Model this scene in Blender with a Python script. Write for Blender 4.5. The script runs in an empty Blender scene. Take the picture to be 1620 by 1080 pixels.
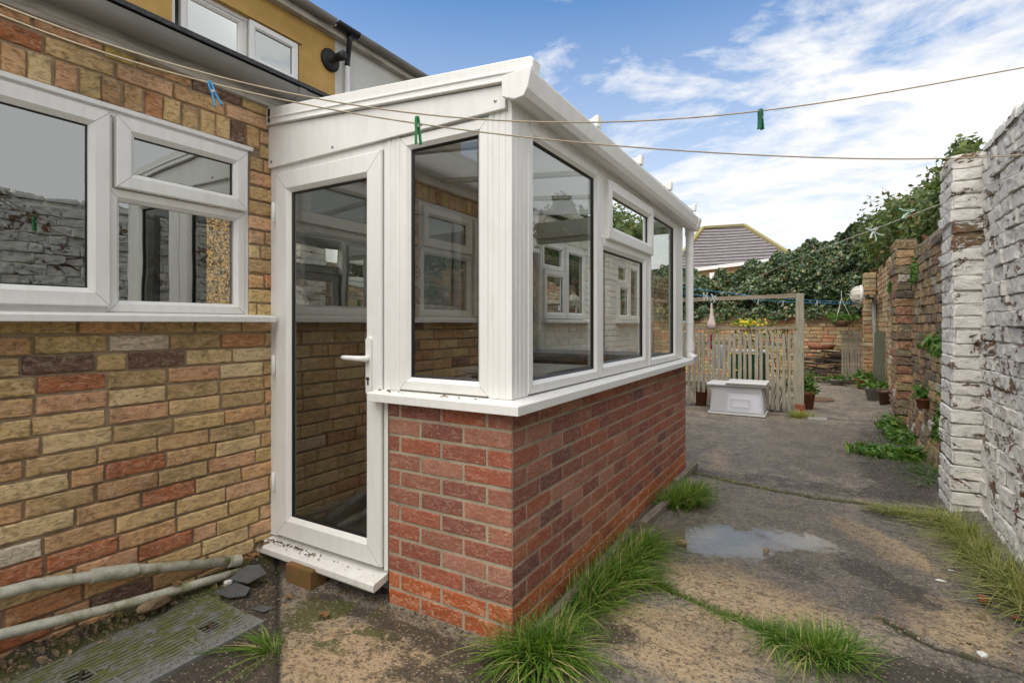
import bpy, math, random
import numpy as np
from mathutils import Vector, Matrix
R=math.radians
random.seed(7); rng=np.random.default_rng(11)
S=bpy.context.scene; COL=S.collection
# ------------------------------------------------------------------ camera
EYE=1.23; YAW=30.68
cam=bpy.data.cameras.new('camera'); co=bpy.data.objects.new('camera',cam); COL.objects.link(co)
cam.sensor_width=36; cam.lens=836/1620*36; cam.shift_y=-28/1620; cam.clip_start=.05; cam.clip_end=900
co.location=(0,0,EYE); co.rotation_euler=(R(90),0,R(YAW)); S.camera=co
# ------------------------------------------------------------------ node helper
class NT:
    def __init__(s,tree): s.t=tree; s.n=tree.nodes; s.l=tree.links; s.n.clear()
    def node(s,typ,ins=None,**kw):
        n=s.n.new(typ)
        for k,v in kw.items(): setattr(n,k,v)
        for k,v in (ins or {}).items(): s.set(n,k,v)
        return n
    def set(s,n,k,v):
        i=n.inputs[k]
        if isinstance(v,bpy.types.NodeSocket): s.l.new(v,i)
        elif isinstance(v,tuple) and len(v)==3 and i.type=='RGBA': i.default_value=(*v,1)
        else: i.default_value=v
    def noise(s,vec,scale,detail=4,rough=.55,dist=0):
        return s.node('ShaderNodeTexNoise',{'Vector':vec,'Scale':scale,'Detail':detail,'Roughness':rough,'Distortion':dist}).outputs['Fac']
    def ramp(s,fac,stops,interp='LINEAR'):
        n=s.node('ShaderNodeValToRGB',{'Fac':fac}); cr=n.color_ramp; cr.interpolation=interp
        while len(cr.elements)<len(stops): cr.elements.new(.5)
        for e,(p,c) in zip(cr.elements,stops):
            e.position=p; e.color=(*c,1) if isinstance(c,tuple) else (c,c,c,1)
        return n.outputs['Color']
    def mix(s,f,a,b,typ='MIX'):
        n=s.node('ShaderNodeMix',data_type='RGBA',blend_type=typ)
        for i,v in ((0,f),(6,a),(7,b)):
            if isinstance(v,bpy.types.NodeSocket): s.l.new(v,n.inputs[i])
            else: n.inputs[i].default_value=(*v,1) if isinstance(v,tuple) else v
        return n.outputs[2]
    def math(s,op,a,b=0.,clamp=False):
        n=s.node('ShaderNodeMath',operation=op,use_clamp=clamp)
        for i,v in ((0,a),(1,b)):
            if isinstance(v,bpy.types.NodeSocket): s.l.new(v,n.inputs[i])
            else: n.inputs[i].default_value=v
        return n.outputs[0]
    def coord(s,scale=(1,1,1),which='Object'):
        tc=s.node('ShaderNodeTexCoord').outputs[which]
        if scale==(1,1,1): return tc
        return s.node('ShaderNodeMapping',{'Vector':tc,'Scale':scale}).outputs[0]
    def attr(s,name): return s.node('ShaderNodeAttribute',attribute_name=name).outputs['Fac']
    def bump(s,h,dist,strength=1.):
        return s.node('ShaderNodeBump',{'Height':h,'Distance':dist,'Strength':strength}).outputs[0]
    def island(s): return s.node('ShaderNodeNewGeometry').outputs['Random Per Island']
    def pbr(s,color,rough,normal=None,spec=.5,**kw):
        ins={'Base Color':color,'Roughness':rough,'Specular IOR Level':spec}; ins.update(kw)
        if normal is not None: ins['Normal']=normal
        b=s.node('ShaderNodeBsdfPrincipled',ins); s.out(b.outputs[0]); return b
    def out(s,sh): s.node('ShaderNodeOutputMaterial',{'Surface':sh})
def newmat(name):
    m=bpy.data.materials.new(name); m.use_nodes=True; return m,NT(m.node_tree)
# ------------------------------------------------------------------ world, sun, exposure
SUN_EL,SUN_AZ=60,190      # azimuth measured from +Y towards +X
W=bpy.data.worlds.new('World'); S.world=W; W.use_nodes=True; w=NT(W.node_tree)
sky=w.node('ShaderNodeTexSky',sky_type='NISHITA',sun_disc=False,sun_elevation=R(SUN_EL),sun_rotation=R(SUN_AZ),air_density=1.0,dust_density=.6,ozone_density=2.2)
d=w.node('ShaderNodeTexCoord').outputs['Generated']
sep=w.node('ShaderNodeSeparateXYZ',{'Vector':d})
zz=w.math('MAXIMUM',sep.outputs['Z'],0.); zp=w.math('ADD',zz,.22)
cx_=w.math('DIVIDE',sep.outputs['X'],zp); cy_=w.math('DIVIDE',sep.outputs['Y'],zp)
pv=w.node('ShaderNodeCombineXYZ',{'X':cx_,'Y':cy_,'Z':0.})
mp=w.node('ShaderNodeMapping',{'Vector':pv.outputs[0],'Rotation':(0,0,R(-52)),'Scale':(1.15,1.75,1),'Location':(.15,1.3,0)}).outputs[0]
n1=w.noise(mp,1.9,9,.60,.5); n2=w.noise(mp,5.2,8,.64,.4)
cl=w.math('ADD',w.math('MULTIPLY',n1,.72),w.math('MULTIPLY',n2,.28))
# more cloud low down and towards +X (right of the yard)
low=w.math('MULTIPLY',w.math('SUBTRACT',.50,zz),.42)
rt=w.math('MULTIPLY',sep.outputs['X'],.20)
cl=w.math('ADD',cl,w.math('ADD',low,rt))
mask=w.ramp(cl,[(.485,0.),(.555,.5),(.63,1.)])
blue=w.mix(1.,sky.outputs[0],(.70,1.07,1.30),'MULTIPLY')
hz=w.ramp(zz,[(0.,1.),(.12,.92),(.27,.50),(.52,.04)])
blue=w.mix(hz,blue,(5.7,5.9,6.15))
col=w.mix(mask,blue,(6.6,6.6,6.6))
bg=w.node('ShaderNodeBackground',{'Color':col,'Strength':.050})
w.node('ShaderNodeOutputWorld',{'Surface':bg.outputs[0]})
sl=bpy.data.lights.new('sun','SUN'); sl.energy=1.5; sl.angle=R(75); sl.color=(1,.90,.75)
so=bpy.data.objects.new('sun',sl); COL.objects.link(so)
az=R(SUN_AZ); el=R(SUN_EL)
dv=Vector((math.sin(az)*math.cos(el),math.cos(az)*math.cos(el),math.sin(el)))
so.rotation_euler=dv.to_track_quat('Z','Y').to_euler(); so.location=dv*20
S.view_settings.view_transform='Standard'; S.view_settings.look='None'; S.view_settings.gamma=1
S.view_settings.exposure=1.65; S.view_settings.use_curve_mapping=False
S.render.engine='CYCLES'; S.cycles.max_bounces=10; S.cycles.transparent_max_bounces=16
S.cycles.use_denoising=True; S.cycles.sample_clamp_indirect=6
# ------------------------------------------------------------------ numpy noise
def vnoise(x,y,seed=0):
    xi=np.floor(x).astype(np.int64); yi=np.floor(y).astype(np.int64); fx=x-xi; fy=y-yi
    fx=fx*fx*(3-2*fx); fy=fy*fy*(3-2*fy)
    def h(a,b):
        n=(a*374761393+b*668265263+seed*974634777)&0x7fffffff
        n=((n^(n>>13))*1274126177)&0x7fffffff
        return ((n^(n>>16))&0xffff)/65535.
    return (h(xi,yi)*(1-fx)+h(xi+1,yi)*fx)*(1-fy)+(h(xi,yi+1)*(1-fx)+h(xi+1,yi+1)*fx)*fy
def fbm(x,y,seed=0,o=4):
    a=.5;s=0;t=0
    for i in range(o): s=s+a*vnoise(x*2**i,y*2**i,seed+i); t+=a; a*=.5
    return s/t
# ------------------------------------------------------------------ mesh helper
class MB:
    def __init__(s): s.v=[]; s.f=[]; s.m=[]; s.n=0
    def add(s,vs,fs,mi=0):
        vs=np.asarray(vs,float).reshape(-1,3); s.v.append(vs)
        for f in fs: s.f.append([i+s.n for i in f]); s.m.append(mi)
        s.n+=len(vs); return s
    def box(s,x0,x1,y0,y1,z0,z1,mi=0):
        v=[(x,y,z) for x in (x0,x1) for y in (y0,y1) for z in (z0,z1)]
        return s.add(v,[(0,1,3,2),(4,6,7,5),(0,4,5,1),(2,3,7,6),(0,2,6,4),(1,5,7,3)],mi)
    def pbox(s,P,u0,u1,v0,v1,d0,d1,mi=0):
        v=[P(u,vv,dd) for u in (u0,u1) for vv in (v0,v1) for dd in (d0,d1)]
        return s.add(v,[(0,1,3,2),(4,6,7,5),(0,4,5,1),(2,3,7,6),(0,2,6,4),(1,5,7,3)],mi)
    def bar(s,a,b,w,h,up=(0,0,1),mi=0,w2=None):
        a=Vector(a);b=Vector(b);t=(b-a).normalized();u=Vector(up);r=t.cross(u)
        if r.length<1e-4: r=t.cross(Vector((1,0,0)))
        r.normalize();u=r.cross(t);v=[]
        for p,ww,hh in ((a,w,h),(b,w2 or w,h)):
            for i,j in ((-1,-1),(1,-1),(1,1),(-1,1)): v.append(p+r*i*ww/2+u*j*hh/2)
        return s.add(v,[(0,3,2,1),(4,5,6,7)]+[(i,(i+1)%4,(i+1)%4+4,i+4) for i in range(4)],mi)
    def tube(s,pts,r,n=8,mi=0,cap=True):
        pts=[Vector(p) for p in pts]; rr=r if hasattr(r,'__len__') else [r]*len(pts); v=[];prev=None
        for i,p in enumerate(pts):
            t=(pts[min(i+1,len(pts)-1)]-pts[max(i-1,0)]).normalized()
            if prev is None:
                x=t.cross(Vector((0,0,1)))
                if x.length<.05: x=t.cross(Vector((1,0,0)))
            else: x=prev-t*prev.dot(t)
            x.normalize(); prev=x; y=t.cross(x)
            for k in range(n):
                a=2*math.pi*k/n; v.append(p+(x*math.cos(a)+y*math.sin(a))*rr[i])
        f=[(i*n+k,i*n+(k+1)%n,(i+1)*n+(k+1)%n,(i+1)*n+k) for i in range(len(pts)-1) for k in range(n)]
        if cap: f+=[tuple(range(n))[::-1],tuple(range((len(pts)-1)*n,len(pts)*n))]
        return s.add(v,f,mi)
    def lathe(s,c,prof,n=20,mi=0,axis=(0,0,1)):
        q=Vector((0,0,1)).rotation_difference(Vector(axis)); c=Vector(c); v=[]
        for r,z in prof:
            for k in range(n):
                a=2*math.pi*k/n; v.append(c+q@Vector((r*math.cos(a),r*math.sin(a),z)))
        f=[(i*n+k,i*n+(k+1)%n,(i+1)*n+(k+1)%n,(i+1)*n+k) for i in range(len(prof)-1) for k in range(n)]
        return s.add(v,f,mi)
    def ring(s,P,u0,u1,v0,v1,prof,mi=0):
        """rectangular mitred frame: prof = (inset, depth)"""
        v=[];
        for i,dd in prof: v+=[P(u0+i,v0+i,dd),P(u1-i,v0+i,dd),P(u1-i,v1-i,dd),P(u0+i,v1-i,dd)]
        f=[(a*4+k,a*4+(k+1)%4,a*4+4+(k+1)%4,a*4+4+k) for a in range(len(prof)-1) for k in range(4)]
        return s.add(v,f,mi)
    def prism(s,poly,P,d0,d1,mi=0):
        n=len(poly); v=[P(a,b,d0) for a,b in poly]+[P(a,b,d1) for a,b in poly]
        return s.add(v,[tuple(range(n))[::-1],tuple(range(n,2*n))]+[(k,(k+1)%n,(k+1)%n+n,k+n) for k in range(n)],mi)
    def build(s,name,mats,parent=None,smooth=False,bevel=0,attrs=None,recalc=True):
        me=bpy.data.meshes.new(name); V=np.concatenate(s.v) if s.v else np.zeros((0,3))
        me.from_pydata(V.tolist(),[],s.f)
        if not isinstance(mats,(list,tuple)): mats=[mats]
        for m in mats: me.materials.append(m)
        me.polygons.foreach_set('material_index',s.m)
        if smooth: me.polygons.foreach_set('use_smooth',[True]*len(s.f))
        for k,a in (attrs or {}).items():
            at=me.attributes.new(k,'FLOAT','POINT'); at.data.foreach_set('value',np.asarray(a,np.float32))
        me.update()
        if recalc and len(s.f)<60000:
            import bmesh
            b=bmesh.new(); b.from_mesh(me); bmesh.ops.recalc_face_normals(b,faces=b.faces); b.to_mesh(me); b.free()
        o=bpy.data.objects.new(name,me); COL.objects.link(o)
        if parent: o.parent=parent
        if bevel:
            md=o.modifiers.new('bevel','BEVEL'); md.width=bevel; md.segments=2; md.limit_method='ANGLE'; md.angle_limit=R(40)
            md.harden_normals=False
        return o
def tag(o,label=None,cat=None,group=None,kind=None):
    for k,v in (('label',label),('category',cat),('group',group),('kind',kind)):
        if v: o[k]=v
    return o
def thing(name,label,cat,loc=(0,0,0),group=None):
    o=bpy.data.objects.new(name,None); COL.objects.link(o); o.empty_display_size=.1
    o.location=(0,0,0); tag(o,label,cat,group); return o
def PX(x): return lambda u,v,d:(x+d,u,v)          # wall facing +X : u=Y v=Z
def PXn(x): return lambda u,v,d:(x-d,u,v)         # wall facing -X
def PY(y): return lambda u,v,d:(u,y-d,v)          # wall facing -Y : u=X v=Z
# ------------------------------------------------------------------ materials
def brick_mat(name,stops,scale=1.,rough=.85,speck=.25,bumpd=.004,grime=.5,interp='CONSTANT',dark=(.05,.042,.03),mot=1.):
    m,n=newmat(name); c=n.coord()
    base=n.ramp(n.island(),stops,interp)
    off=n.node('ShaderNodeVectorMath',{0:c,1:(0,0,0)},operation='ADD'); sv=n.node('ShaderNodeCombineXYZ',{'X':n.math('MULTIPLY',n.island(),17.),'Y':n.math('MULTIPLY',n.island(),31.),'Z':0.}).outputs[0]; n.l.new(sv,off.inputs[1])
    wv=n.node('ShaderNodeMapping',{'Vector':off.outputs[0],'Scale':(1,1,2.2)}).outputs[0]
    a=n.noise(wv,11*scale,7,.70,.8); b=n.noise(wv,48*scale,6,.75,.3); g=n.noise(c,2.3,6,.65); q=n.noise(wv,26*scale,6,.7,1.2)
    dk=n.mix(.62,base,(.10,.065,.04)); lt=n.mix(.42,base,(.95,.76,.52))
    col=n.mix(n.math('MULTIPLY',n.ramp(a,[(.49,0.),(.62,1.)]),.62*mot),base,dk)
    col=n.mix(n.math('MULTIPLY',n.ramp(q,[(.50,0.),(.60,1.)]),.60*mot),col,lt)
    col=n.mix(n.math('MULTIPLY',n.ramp(b,[(.55,0.),(.64,1.)]),min(1.,speck*2.)),col,dark)
    col=n.mix(n.math('MULTIPLY',n.ramp(g,[(.52,0.),(.68,1.)]),grime),col,dark)
    sp=n.noise(c,150,2,.5); col=n.mix(n.math('MULTIPLY',n.ramp(sp,[(.64,0.),(.70,1.)]),.4),col,(.72,.64,.50))
    h=n.math('SUBTRACT',n.math('MULTIPLY',q,.8),n.math('MULTIPLY',n.ramp(b,[(.52,0.),(.68,1.)]),.4))
    n.pbr(col,rough,n.bump(h,bumpd*1.6),.25); return m
def mortar_mat(name,c0,c1,bumpd=.004,dark=(.05,.042,.03)):
    m,n=newmat(name); c=n.coord(); a=n.noise(c,30,6,.7); g=n.noise(c,3.1,4,.6)
    col=n.mix(n.ramp(a,[(.3,0.),(.7,1.)]),c0,c1); col=n.mix(n.math('MULTIPLY',n.ramp(g,[(.45,0.),(.7,1.)]),.5),col,dark)
    n.pbr(col,.95,n.bump(a,bumpd),.2); return m
buff=[(0,(0.606,0.374,0.174)),(.10,(0.697,0.478,0.219)),(.20,(0.651,0.365,0.192)),(.29,(0.571,0.385,0.174)),(.38,(0.731,0.531,0.265)),(.46,(0.674,0.385,0.174)),(.54,(0.537,0.312,0.146)),(.61,(0.697,0.416,0.229)),
      (.68,(0.628,0.438,0.184)),(.76,(0.460,0.165,0.071)),(.82,(0.766,0.573,0.328)),(.87,(0.193,0.106,0.074)),(.895,(0.674,0.573,0.419)),(.91,(0.491,0.334,0.155)),(.95,(0.560,0.260,0.113)),(.985,(0.697,0.500,0.128))]
M_buff=brick_mat('buff_brick',buff,grime=.30,bumpd=.0045,speck=.13,mot=.85,scale=.8)
M_buffm=mortar_mat('buff_mortar',(.44,.345,.23),(.28,.215,.14))
red=[(0,(.31,.105,.062)),(.15,(.26,.082,.052)),(.3,(.33,.130,.085)),(.42,(.225,.080,.060)),(.55,(.32,.095,.052)),(.68,(.35,.155,.105)),(.78,(.175,.070,.058)),(.83,(.285,.110,.072)),(.94,(.36,.125,.072))]
M_red=brick_mat('red_brick',red,grime=.08,speck=.10,bumpd=.0016,mot=.5)
M_redm=mortar_mat('red_mortar',(.44,.37,.27),(.33,.27,.19))
M_orange=brick_mat('engineering_brick',[(0,(.40,.095,.030)),(.4,(.34,.078,.026)),(.75,(.43,.115,.036))],grime=.12,speck=.1,bumpd=.001,rough=.6)
old=[(0,(0.388,0.256,0.124)),(.12,(0.310,0.209,0.109)),(.24,(0.480,0.310,0.155)),(.36,(0.155,0.127,0.093)),(.48,(0.341,0.163,0.093)),(.58,(0.232,0.194,0.116)),(.70,(0.449,0.256,0.132)),(.78,(0.558,0.512,0.434)),(.82,(0.186,0.124,0.078)),(.92,(0.388,0.310,0.155))]
M_old=brick_mat('weathered_brick',old,grime=.6,speck=.5,bumpd=.01)
M_oldm=mortar_mat('old_mortar',(.27,.22,.15),(.14,.115,.075),.008)
far=[(0,(0.598,0.403,0.194)),(.15,(0.508,0.329,0.165)),(.3,(0.658,0.508,0.299)),(.45,(0.419,0.269,0.134)),(.6,(0.598,0.313,0.165)),(.72,(0.538,0.433,0.239)),(.86,(0.329,0.224,0.120)),(.94,(0.598,0.269,0.134))]
M_far=brick_mat('far_stock_brick',far,grime=.4,speck=.4,bumpd=.008)  # pale tan stock brick of the far walls, in its own colours
def painted_mat(name,peel=.5,dirt=.5):
    m,n=newmat(name); c=n.coord(); wv=n.node('ShaderNodeMapping',{'Vector':c,'Scale':(1,1,1.7)}).outputs[0]
    isl=n.island()
    a=n.noise(wv,4.2,9,.72,.9); b=n.noise(wv,22,7,.75,.8); g=n.noise(c,1.7,5,.6); h=n.noise(wv,70,5,.75)
    under=n.mix(n.ramp(g,[(.4,0.),(.6,1.)]),(.36,.11,.055),(.36,.26,.14))
    under=n.mix(n.ramp(b,[(.4,0.),(.65,1.)]),under,(.08,.055,.038))
    white=n.mix(n.ramp(b,[(.35,0.),(.75,1.)]),(.88,.85,.77),(.76,.725,.63))
    white=n.mix(n.math('MULTIPLY',n.ramp(a,[(.48,0.),(.72,1.)]),dirt),white,(.30,.275,.20))
    k=n.math('ADD',n.math('MULTIPLY',a,.74),n.math('MULTIPLY',b,.26))
    mask=n.ramp(k,[(.625-.06*peel,0.),(.64-.06*peel,1.)])
    col=n.mix(mask,white,under)
    fine=n.ramp(h,[(.62,0.),(.66,1.)]); col=n.mix(n.math('MULTIPLY',fine,.5),col,(.13,.10,.07))
    hh=n.math('SUBTRACT',n.math('ADD',n.math('MULTIPLY',b,.7),n.math('MULTIPLY',h,.35)),n.math('MULTIPLY',mask,.3))
    n.pbr(col,.85,n.bump(hh,.022),.2); return m
M_white=painted_mat('peeling_white_paint',1.15,.42)
M_whitein=painted_mat('painted_house_brick',-.6,.15)
def upvc(name,c=(.80,.79,.76),grime=.18):
    m,n=newmat(name); t=n.coord(); a=n.noise(n.node('ShaderNodeMapping',{'Vector':t,'Scale':(3,3,.6)}).outputs[0],9,5,.65); b=n.noise(t,55,4,.7)
    col=n.mix(n.math('MULTIPLY',n.ramp(a,[(.45,0.),(.75,1.)]),grime),c,(.50,.47,.40))
    col=n.mix(n.math('MULTIPLY',n.ramp(b,[(.70,0.),(.76,1.)]),.45*grime/.18),col,(.22,.19,.14))
    n.pbr(col,n.math('ADD',n.math('MULTIPLY',a,.2),.25),n.bump(b,.0004),.5); return m
M_pvc=upvc('white_upvc',(.77,.76,.72),.24); M_pvcd=upvc('weathered_upvc',(.74,.725,.68),.5)
def plain(name,c,rough=.6,var=.25,scale=8,bumpd=.001,spec=.4,metal=0,c2=None,lo=.35,hi=.7,stretch=(1,1,1)):
    m,n=newmat(name); t=n.coord(); 
    if stretch!=(1,1,1): t=n.node('ShaderNodeMapping',{'Vector':t,'Scale':stretch}).outputs[0]
    a=n.noise(t,scale,6,.65)
    d2=c2 or tuple(x*(1-var) for x in c)
    n.pbr(n.mix(n.ramp(a,[(lo,0.),(hi,1.)]),c,d2),rough,n.bump(a,bumpd) if bumpd else None,spec,Metallic=metal); return m
M_seam=plain('seam_dirt',(.30,.28,.24),.8,.3,20,0)
M_gutgrey=plain('grey_gutter',(.17,.165,.15),.5,.3,5,.0005,c2=(.26,.25,.22),stretch=(1,.4,1))
M_felt=plain('bitumen_felt',(.035,.035,.037),.95,.4,90,.004,c2=(.09,.09,.09))
M_fascia=plain('dirty_fascia',(.50,.47,.41),.7,.5,9,.002,c2=(.10,.085,.065),lo=.45,hi=.8,stretch=(1,.35,1.5))
M_yellow=plain('ochre_render',(.56,.36,.12),.9,.2,3.2,.004,c2=(.45,.28,.085),spec=.2)
M_render=plain('white_render',(.66,.66,.62),.9,.12,2.2,.003,spec=.2)
M_black=plain('black_plastic',(.012,.012,.013),.35,.3,20,0)
M_blackm=plain('black_flue_plastic',(.02,.02,.02),.6,.3,20,0)
M_wood=plain('weathered_timber',(.33,.30,.225),.85,.5,7,.004,c2=(.17,.15,.115),stretch=(9,9,.8))
M_woodh=plain('weathered_rail_timber',(.30,.25,.175),.85,.5,7,.004,c2=(.13,.11,.075),stretch=(.8,9,9))
M_plank=plain('rotten_plank',(.22,.19,.14),.9,.5,14,.006,c2=(.08,.07,.05),stretch=(7,.8,7))
M_conc=plain('grey_concrete',(.27,.26,.235),.9,.3,8,.004)
M_terra=plain('terracotta',(.30,.11,.055),.8,.3,12,.002,c2=(.14,.06,.04))
M_dark=plain('dark_room',(.045,.05,.047),.9,.2,3,0)
M_room=plain('grey_green_room_wall',(.12,.14,.125),.9,.2,2,0)
M_doorgreen=plain('interior_frame_paint',(.26,.31,.28),.6,.1,3,0)
M_soil=plain('dark_soil',(.05,.038,.024),.95,.5,40,.01)
M_slate=plain('broken_slate',(.10,.105,.105),.5,.3,25,.002)
M_leaf=plain('dead_leaf',(.25,.13,.05),.8,.5,30,.002)
M_rock=plain('stone_rubble',(.24,.16,.09),.9,.5,18,.006,c2=(.10,.08,.05))
M_redst=plain('red_brick_fragment',(.28,.09,.05),.9,.4,30,.004)
M_chip=plain('pale_chip',(.68,.66,.60),.8,.2,30,.001)
M_floor=plain('interior_floor',(.24,.24,.22),.6,.3,6,0)
M_appl=plain('white_enamel',(.62,.62,.61),.35,.06,4,0)
M_counter=plain('grey_worktop',(.30,.31,.33),.4,.1,4,0)
M_line=plain('cream_line',(.50,.42,.29),.7,.3,40,0)
M_line2=plain('pale_line',(.62,.59,.50),.7,.2,40,0)
M_blueline=plain('blue_line',(.06,.27,.50),.6,.2,20,0)
def pegm(name,c): return plain(name,c,.35,.12,12,0,.5)
M_pegb=pegm('blue_peg_plastic',(.03,.33,.68)); M_pegg=pegm('green_peg_plastic',(.02,.25,.07)); M_pegd=pegm('dark_green_peg_plastic',(.02,.14,.07)); M_pegw=pegm('white_peg_plastic',(.70,.72,.72)); M_pegm=pegm('mint_peg_plastic',(.50,.72,.60))
M_spring=plain('peg_spring',(.45,.45,.42),.3,.1,9,0,.5,1)
M_bag=plain('pink_cloth',(.60,.47,.45),.9,.2,30,.004)
M_brown=plain('brown_mat',(.16,.095,.05),.95,.3,60,.006)
M_redp=plain('red_plastic',(.45,.03,.03),.4,.2,9,0); M_greenp=plain('green_plastic',(.03,.12,.06),.5,.2,9,0)
M_stepb=plain('mossy_brick',(.24,.10,.04),.9,.5,16,.006,c2=(.10,.10,.02))
M_metal=plain('screw_metal',(.35,.35,.34),.35,.2,10,0,.5,1)
def glass(name,tint,refl,drops=0.,rough=0.):
    m,n=newmat(name); c=n.coord()
    f=n.node('ShaderNodeFresnel',{'IOR':1.5}).outputs[0]
    fac=n.math('ADD',n.math('MULTIPLY',f,1.15),refl,True)
    wob=n.bump(n.noise(c,2.2,2,.5),.0012)
    gl=n.node('ShaderNodeBsdfGlossy',{'Color':(.93,.97,.95),'Roughness':rough,'Normal':wob})
    tr=n.node('ShaderNodeBsdfTransparent',{'Color':tint})
    mx=n.node('ShaderNodeMixShader',{0:fac,1:tr.outputs[0],2:gl.outputs[0]}).outputs[0]
    if drops:
        v=n.node('ShaderNodeTexVoronoi',{'Vector':c,'Scale':190,'Randomness':1.},feature='F1')
        dm=n.math('LESS_THAN',v.outputs['Distance'],.27)
        pick=n.node('ShaderNodeSeparateColor',{'Color':v.outputs['Color']}).outputs[0]
        cover=n.ramp(n.noise(c,3.,3,.6),[(.35,.06),(.7,.55)])
        dm=n.math('MULTIPLY',dm,n.math('LESS_THAN',pick,n.math('MULTIPLY',cover,drops)))
        hgt=n.math('SUBTRACT',.30,v.outputs['Distance'])
        dr=n.node('ShaderNodeBsdfGlass',{'IOR':1.2,'Roughness':.1,'Normal':n.bump(hgt,.004)})
        d2=n.node('ShaderNodeBsdfGlossy',{'Color':(.75,.75,.75),'Roughness':.25,'Normal':n.bump(hgt,.006)})
        dd=n.node('ShaderNodeMixShader',{0:.35,1:dr.outputs[0],2:d2.outputs[0]}).outputs[0]
        mx=n.node('ShaderNodeMixShader',{0:n.math('MULTIPLY',dm,.6),1:mx,2:dd}).outputs[0]
    n.out(mx); return m
M_gl=glass('window_glass',(.66,.72,.69),.30)
M_glc=glass('rainy_glass',(.86,.83,.77),.05,1.)
M_gls=glass('side_glass',(.94,.96,.94),.04,.12)
M_gup=glass('upper_window_glass',(.45,.5,.5),.42)
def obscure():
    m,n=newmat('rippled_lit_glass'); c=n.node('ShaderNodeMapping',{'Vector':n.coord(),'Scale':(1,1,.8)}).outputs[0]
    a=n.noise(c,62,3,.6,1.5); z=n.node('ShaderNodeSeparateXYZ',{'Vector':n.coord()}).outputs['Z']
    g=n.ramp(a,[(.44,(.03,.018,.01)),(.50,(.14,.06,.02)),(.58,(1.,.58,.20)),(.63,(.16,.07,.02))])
    e=n.node('ShaderNodeEmission',{'Color':g,'Strength':.62}); b=n.node('ShaderNodeBsdfPrincipled',{'Base Color':(.08,.07,.05),'Roughness':.3,'Normal':n.bump(a,.01)})  # warm light is painted into the pane as emission; no lamp behind it
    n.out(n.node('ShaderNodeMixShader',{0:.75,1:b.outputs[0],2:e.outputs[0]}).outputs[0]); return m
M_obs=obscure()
def poly():
    m,n=newmat('polycarbonate_roof')
    t=n.node('ShaderNodeBsdfTranslucent',{'Color':(.72,.73,.72)}); d_=n.node('ShaderNodeBsdfPrincipled',{'Base Color':(.62,.63,.62),'Roughness':.3})
    a=n.node('ShaderNodeMixShader',{0:.45,1:d_.outputs[0],2:t.outputs[0]}).outputs[0]
    n.out(a); return m
M_poly=poly()
def clearbox():
    m,n=newmat('frosted_clear_plastic')
    t=n.node('ShaderNodeBsdfTransparent',{'Color':(.86,.88,.92)}); d_=n.node('ShaderNodeBsdfPrincipled',{'Base Color':(.88,.88,.90),'Roughness':.3}); tl=n.node('ShaderNodeBsdfTranslucent',{'Color':(.75,.76,.80)})
    a=n.node('ShaderNodeMixShader',{0:.45,1:d_.outputs[0],2:tl.outputs[0]}).outputs[0]
    n.out(n.node('ShaderNodeMixShader',{0:.22,1:a,2:t.outputs[0]}).outputs[0]); return m
M_clear=clearbox()
def foliage(name,stops,rough=.5,trans=.25,spec=.35):
    m,n=newmat(name); c=n.ramp(n.island(),stops); 
    b=n.node('ShaderNodeBsdfPrincipled',{'Base Color':c,'Roughness':rough,'Specular IOR Level':spec})
    t=n.node('ShaderNodeBsdfTranslucent',{'Color':n.mix(1.,c,(1.2,1.4,.6),'MULTIPLY')})
    n.out(n.node('ShaderNodeMixShader',{0:trans,1:b.outputs[0],2:t.outputs[0]}).outputs[0]); return m
M_ivy=foliage('ivy_leaves',[(0,(.028,.055,.02)),(.5,(.055,.095,.032)),(.85,(.10,.15,.05)),(.94,(.22,.26,.08)),(.985,(.22,.11,.04))],.38,.15,.6)
M_ivyd=foliage('shaded_ivy_leaves',[(0,(.02,.035,.014)),(1,(.04,.06,.022))],.6,.05,.2)  # darker ivy copy: shade inside the hedge is put into the leaf colour
M_bush=foliage('bush_leaves',[(0,(.06,.09,.025)),(.6,(.12,.16,.045)),(.93,(.20,.23,.07)),(.985,(.25,.08,.04))],.5,.3)
M_grass=foliage('grass_blades',[(0,(.07,.15,.02)),(.5,(.14,.25,.035)),(.82,(.24,.34,.06)),(.91,(.50,.44,.20))],.45,.4)
M_dry=foliage('dry_grass_blades',[(0,(.17,.22,.05)),(.4,(.30,.33,.09)),(.75,(.46,.40,.19)),(1,(.24,.29,.06))],.6,.3)
M_weed=foliage('weed_leaves',[(0,(.05,.12,.02)),(.6,(.10,.20,.035)),(1,(.20,.27,.05))],.5,.3)
M_yfl=foliage('yellow_petals',[(0,(.75,.55,.03)),(1,(.85,.70,.06))],.6,.3)
M_bark=plain('bark',(.09,.07,.05),.9,.5,14,.01)
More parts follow.
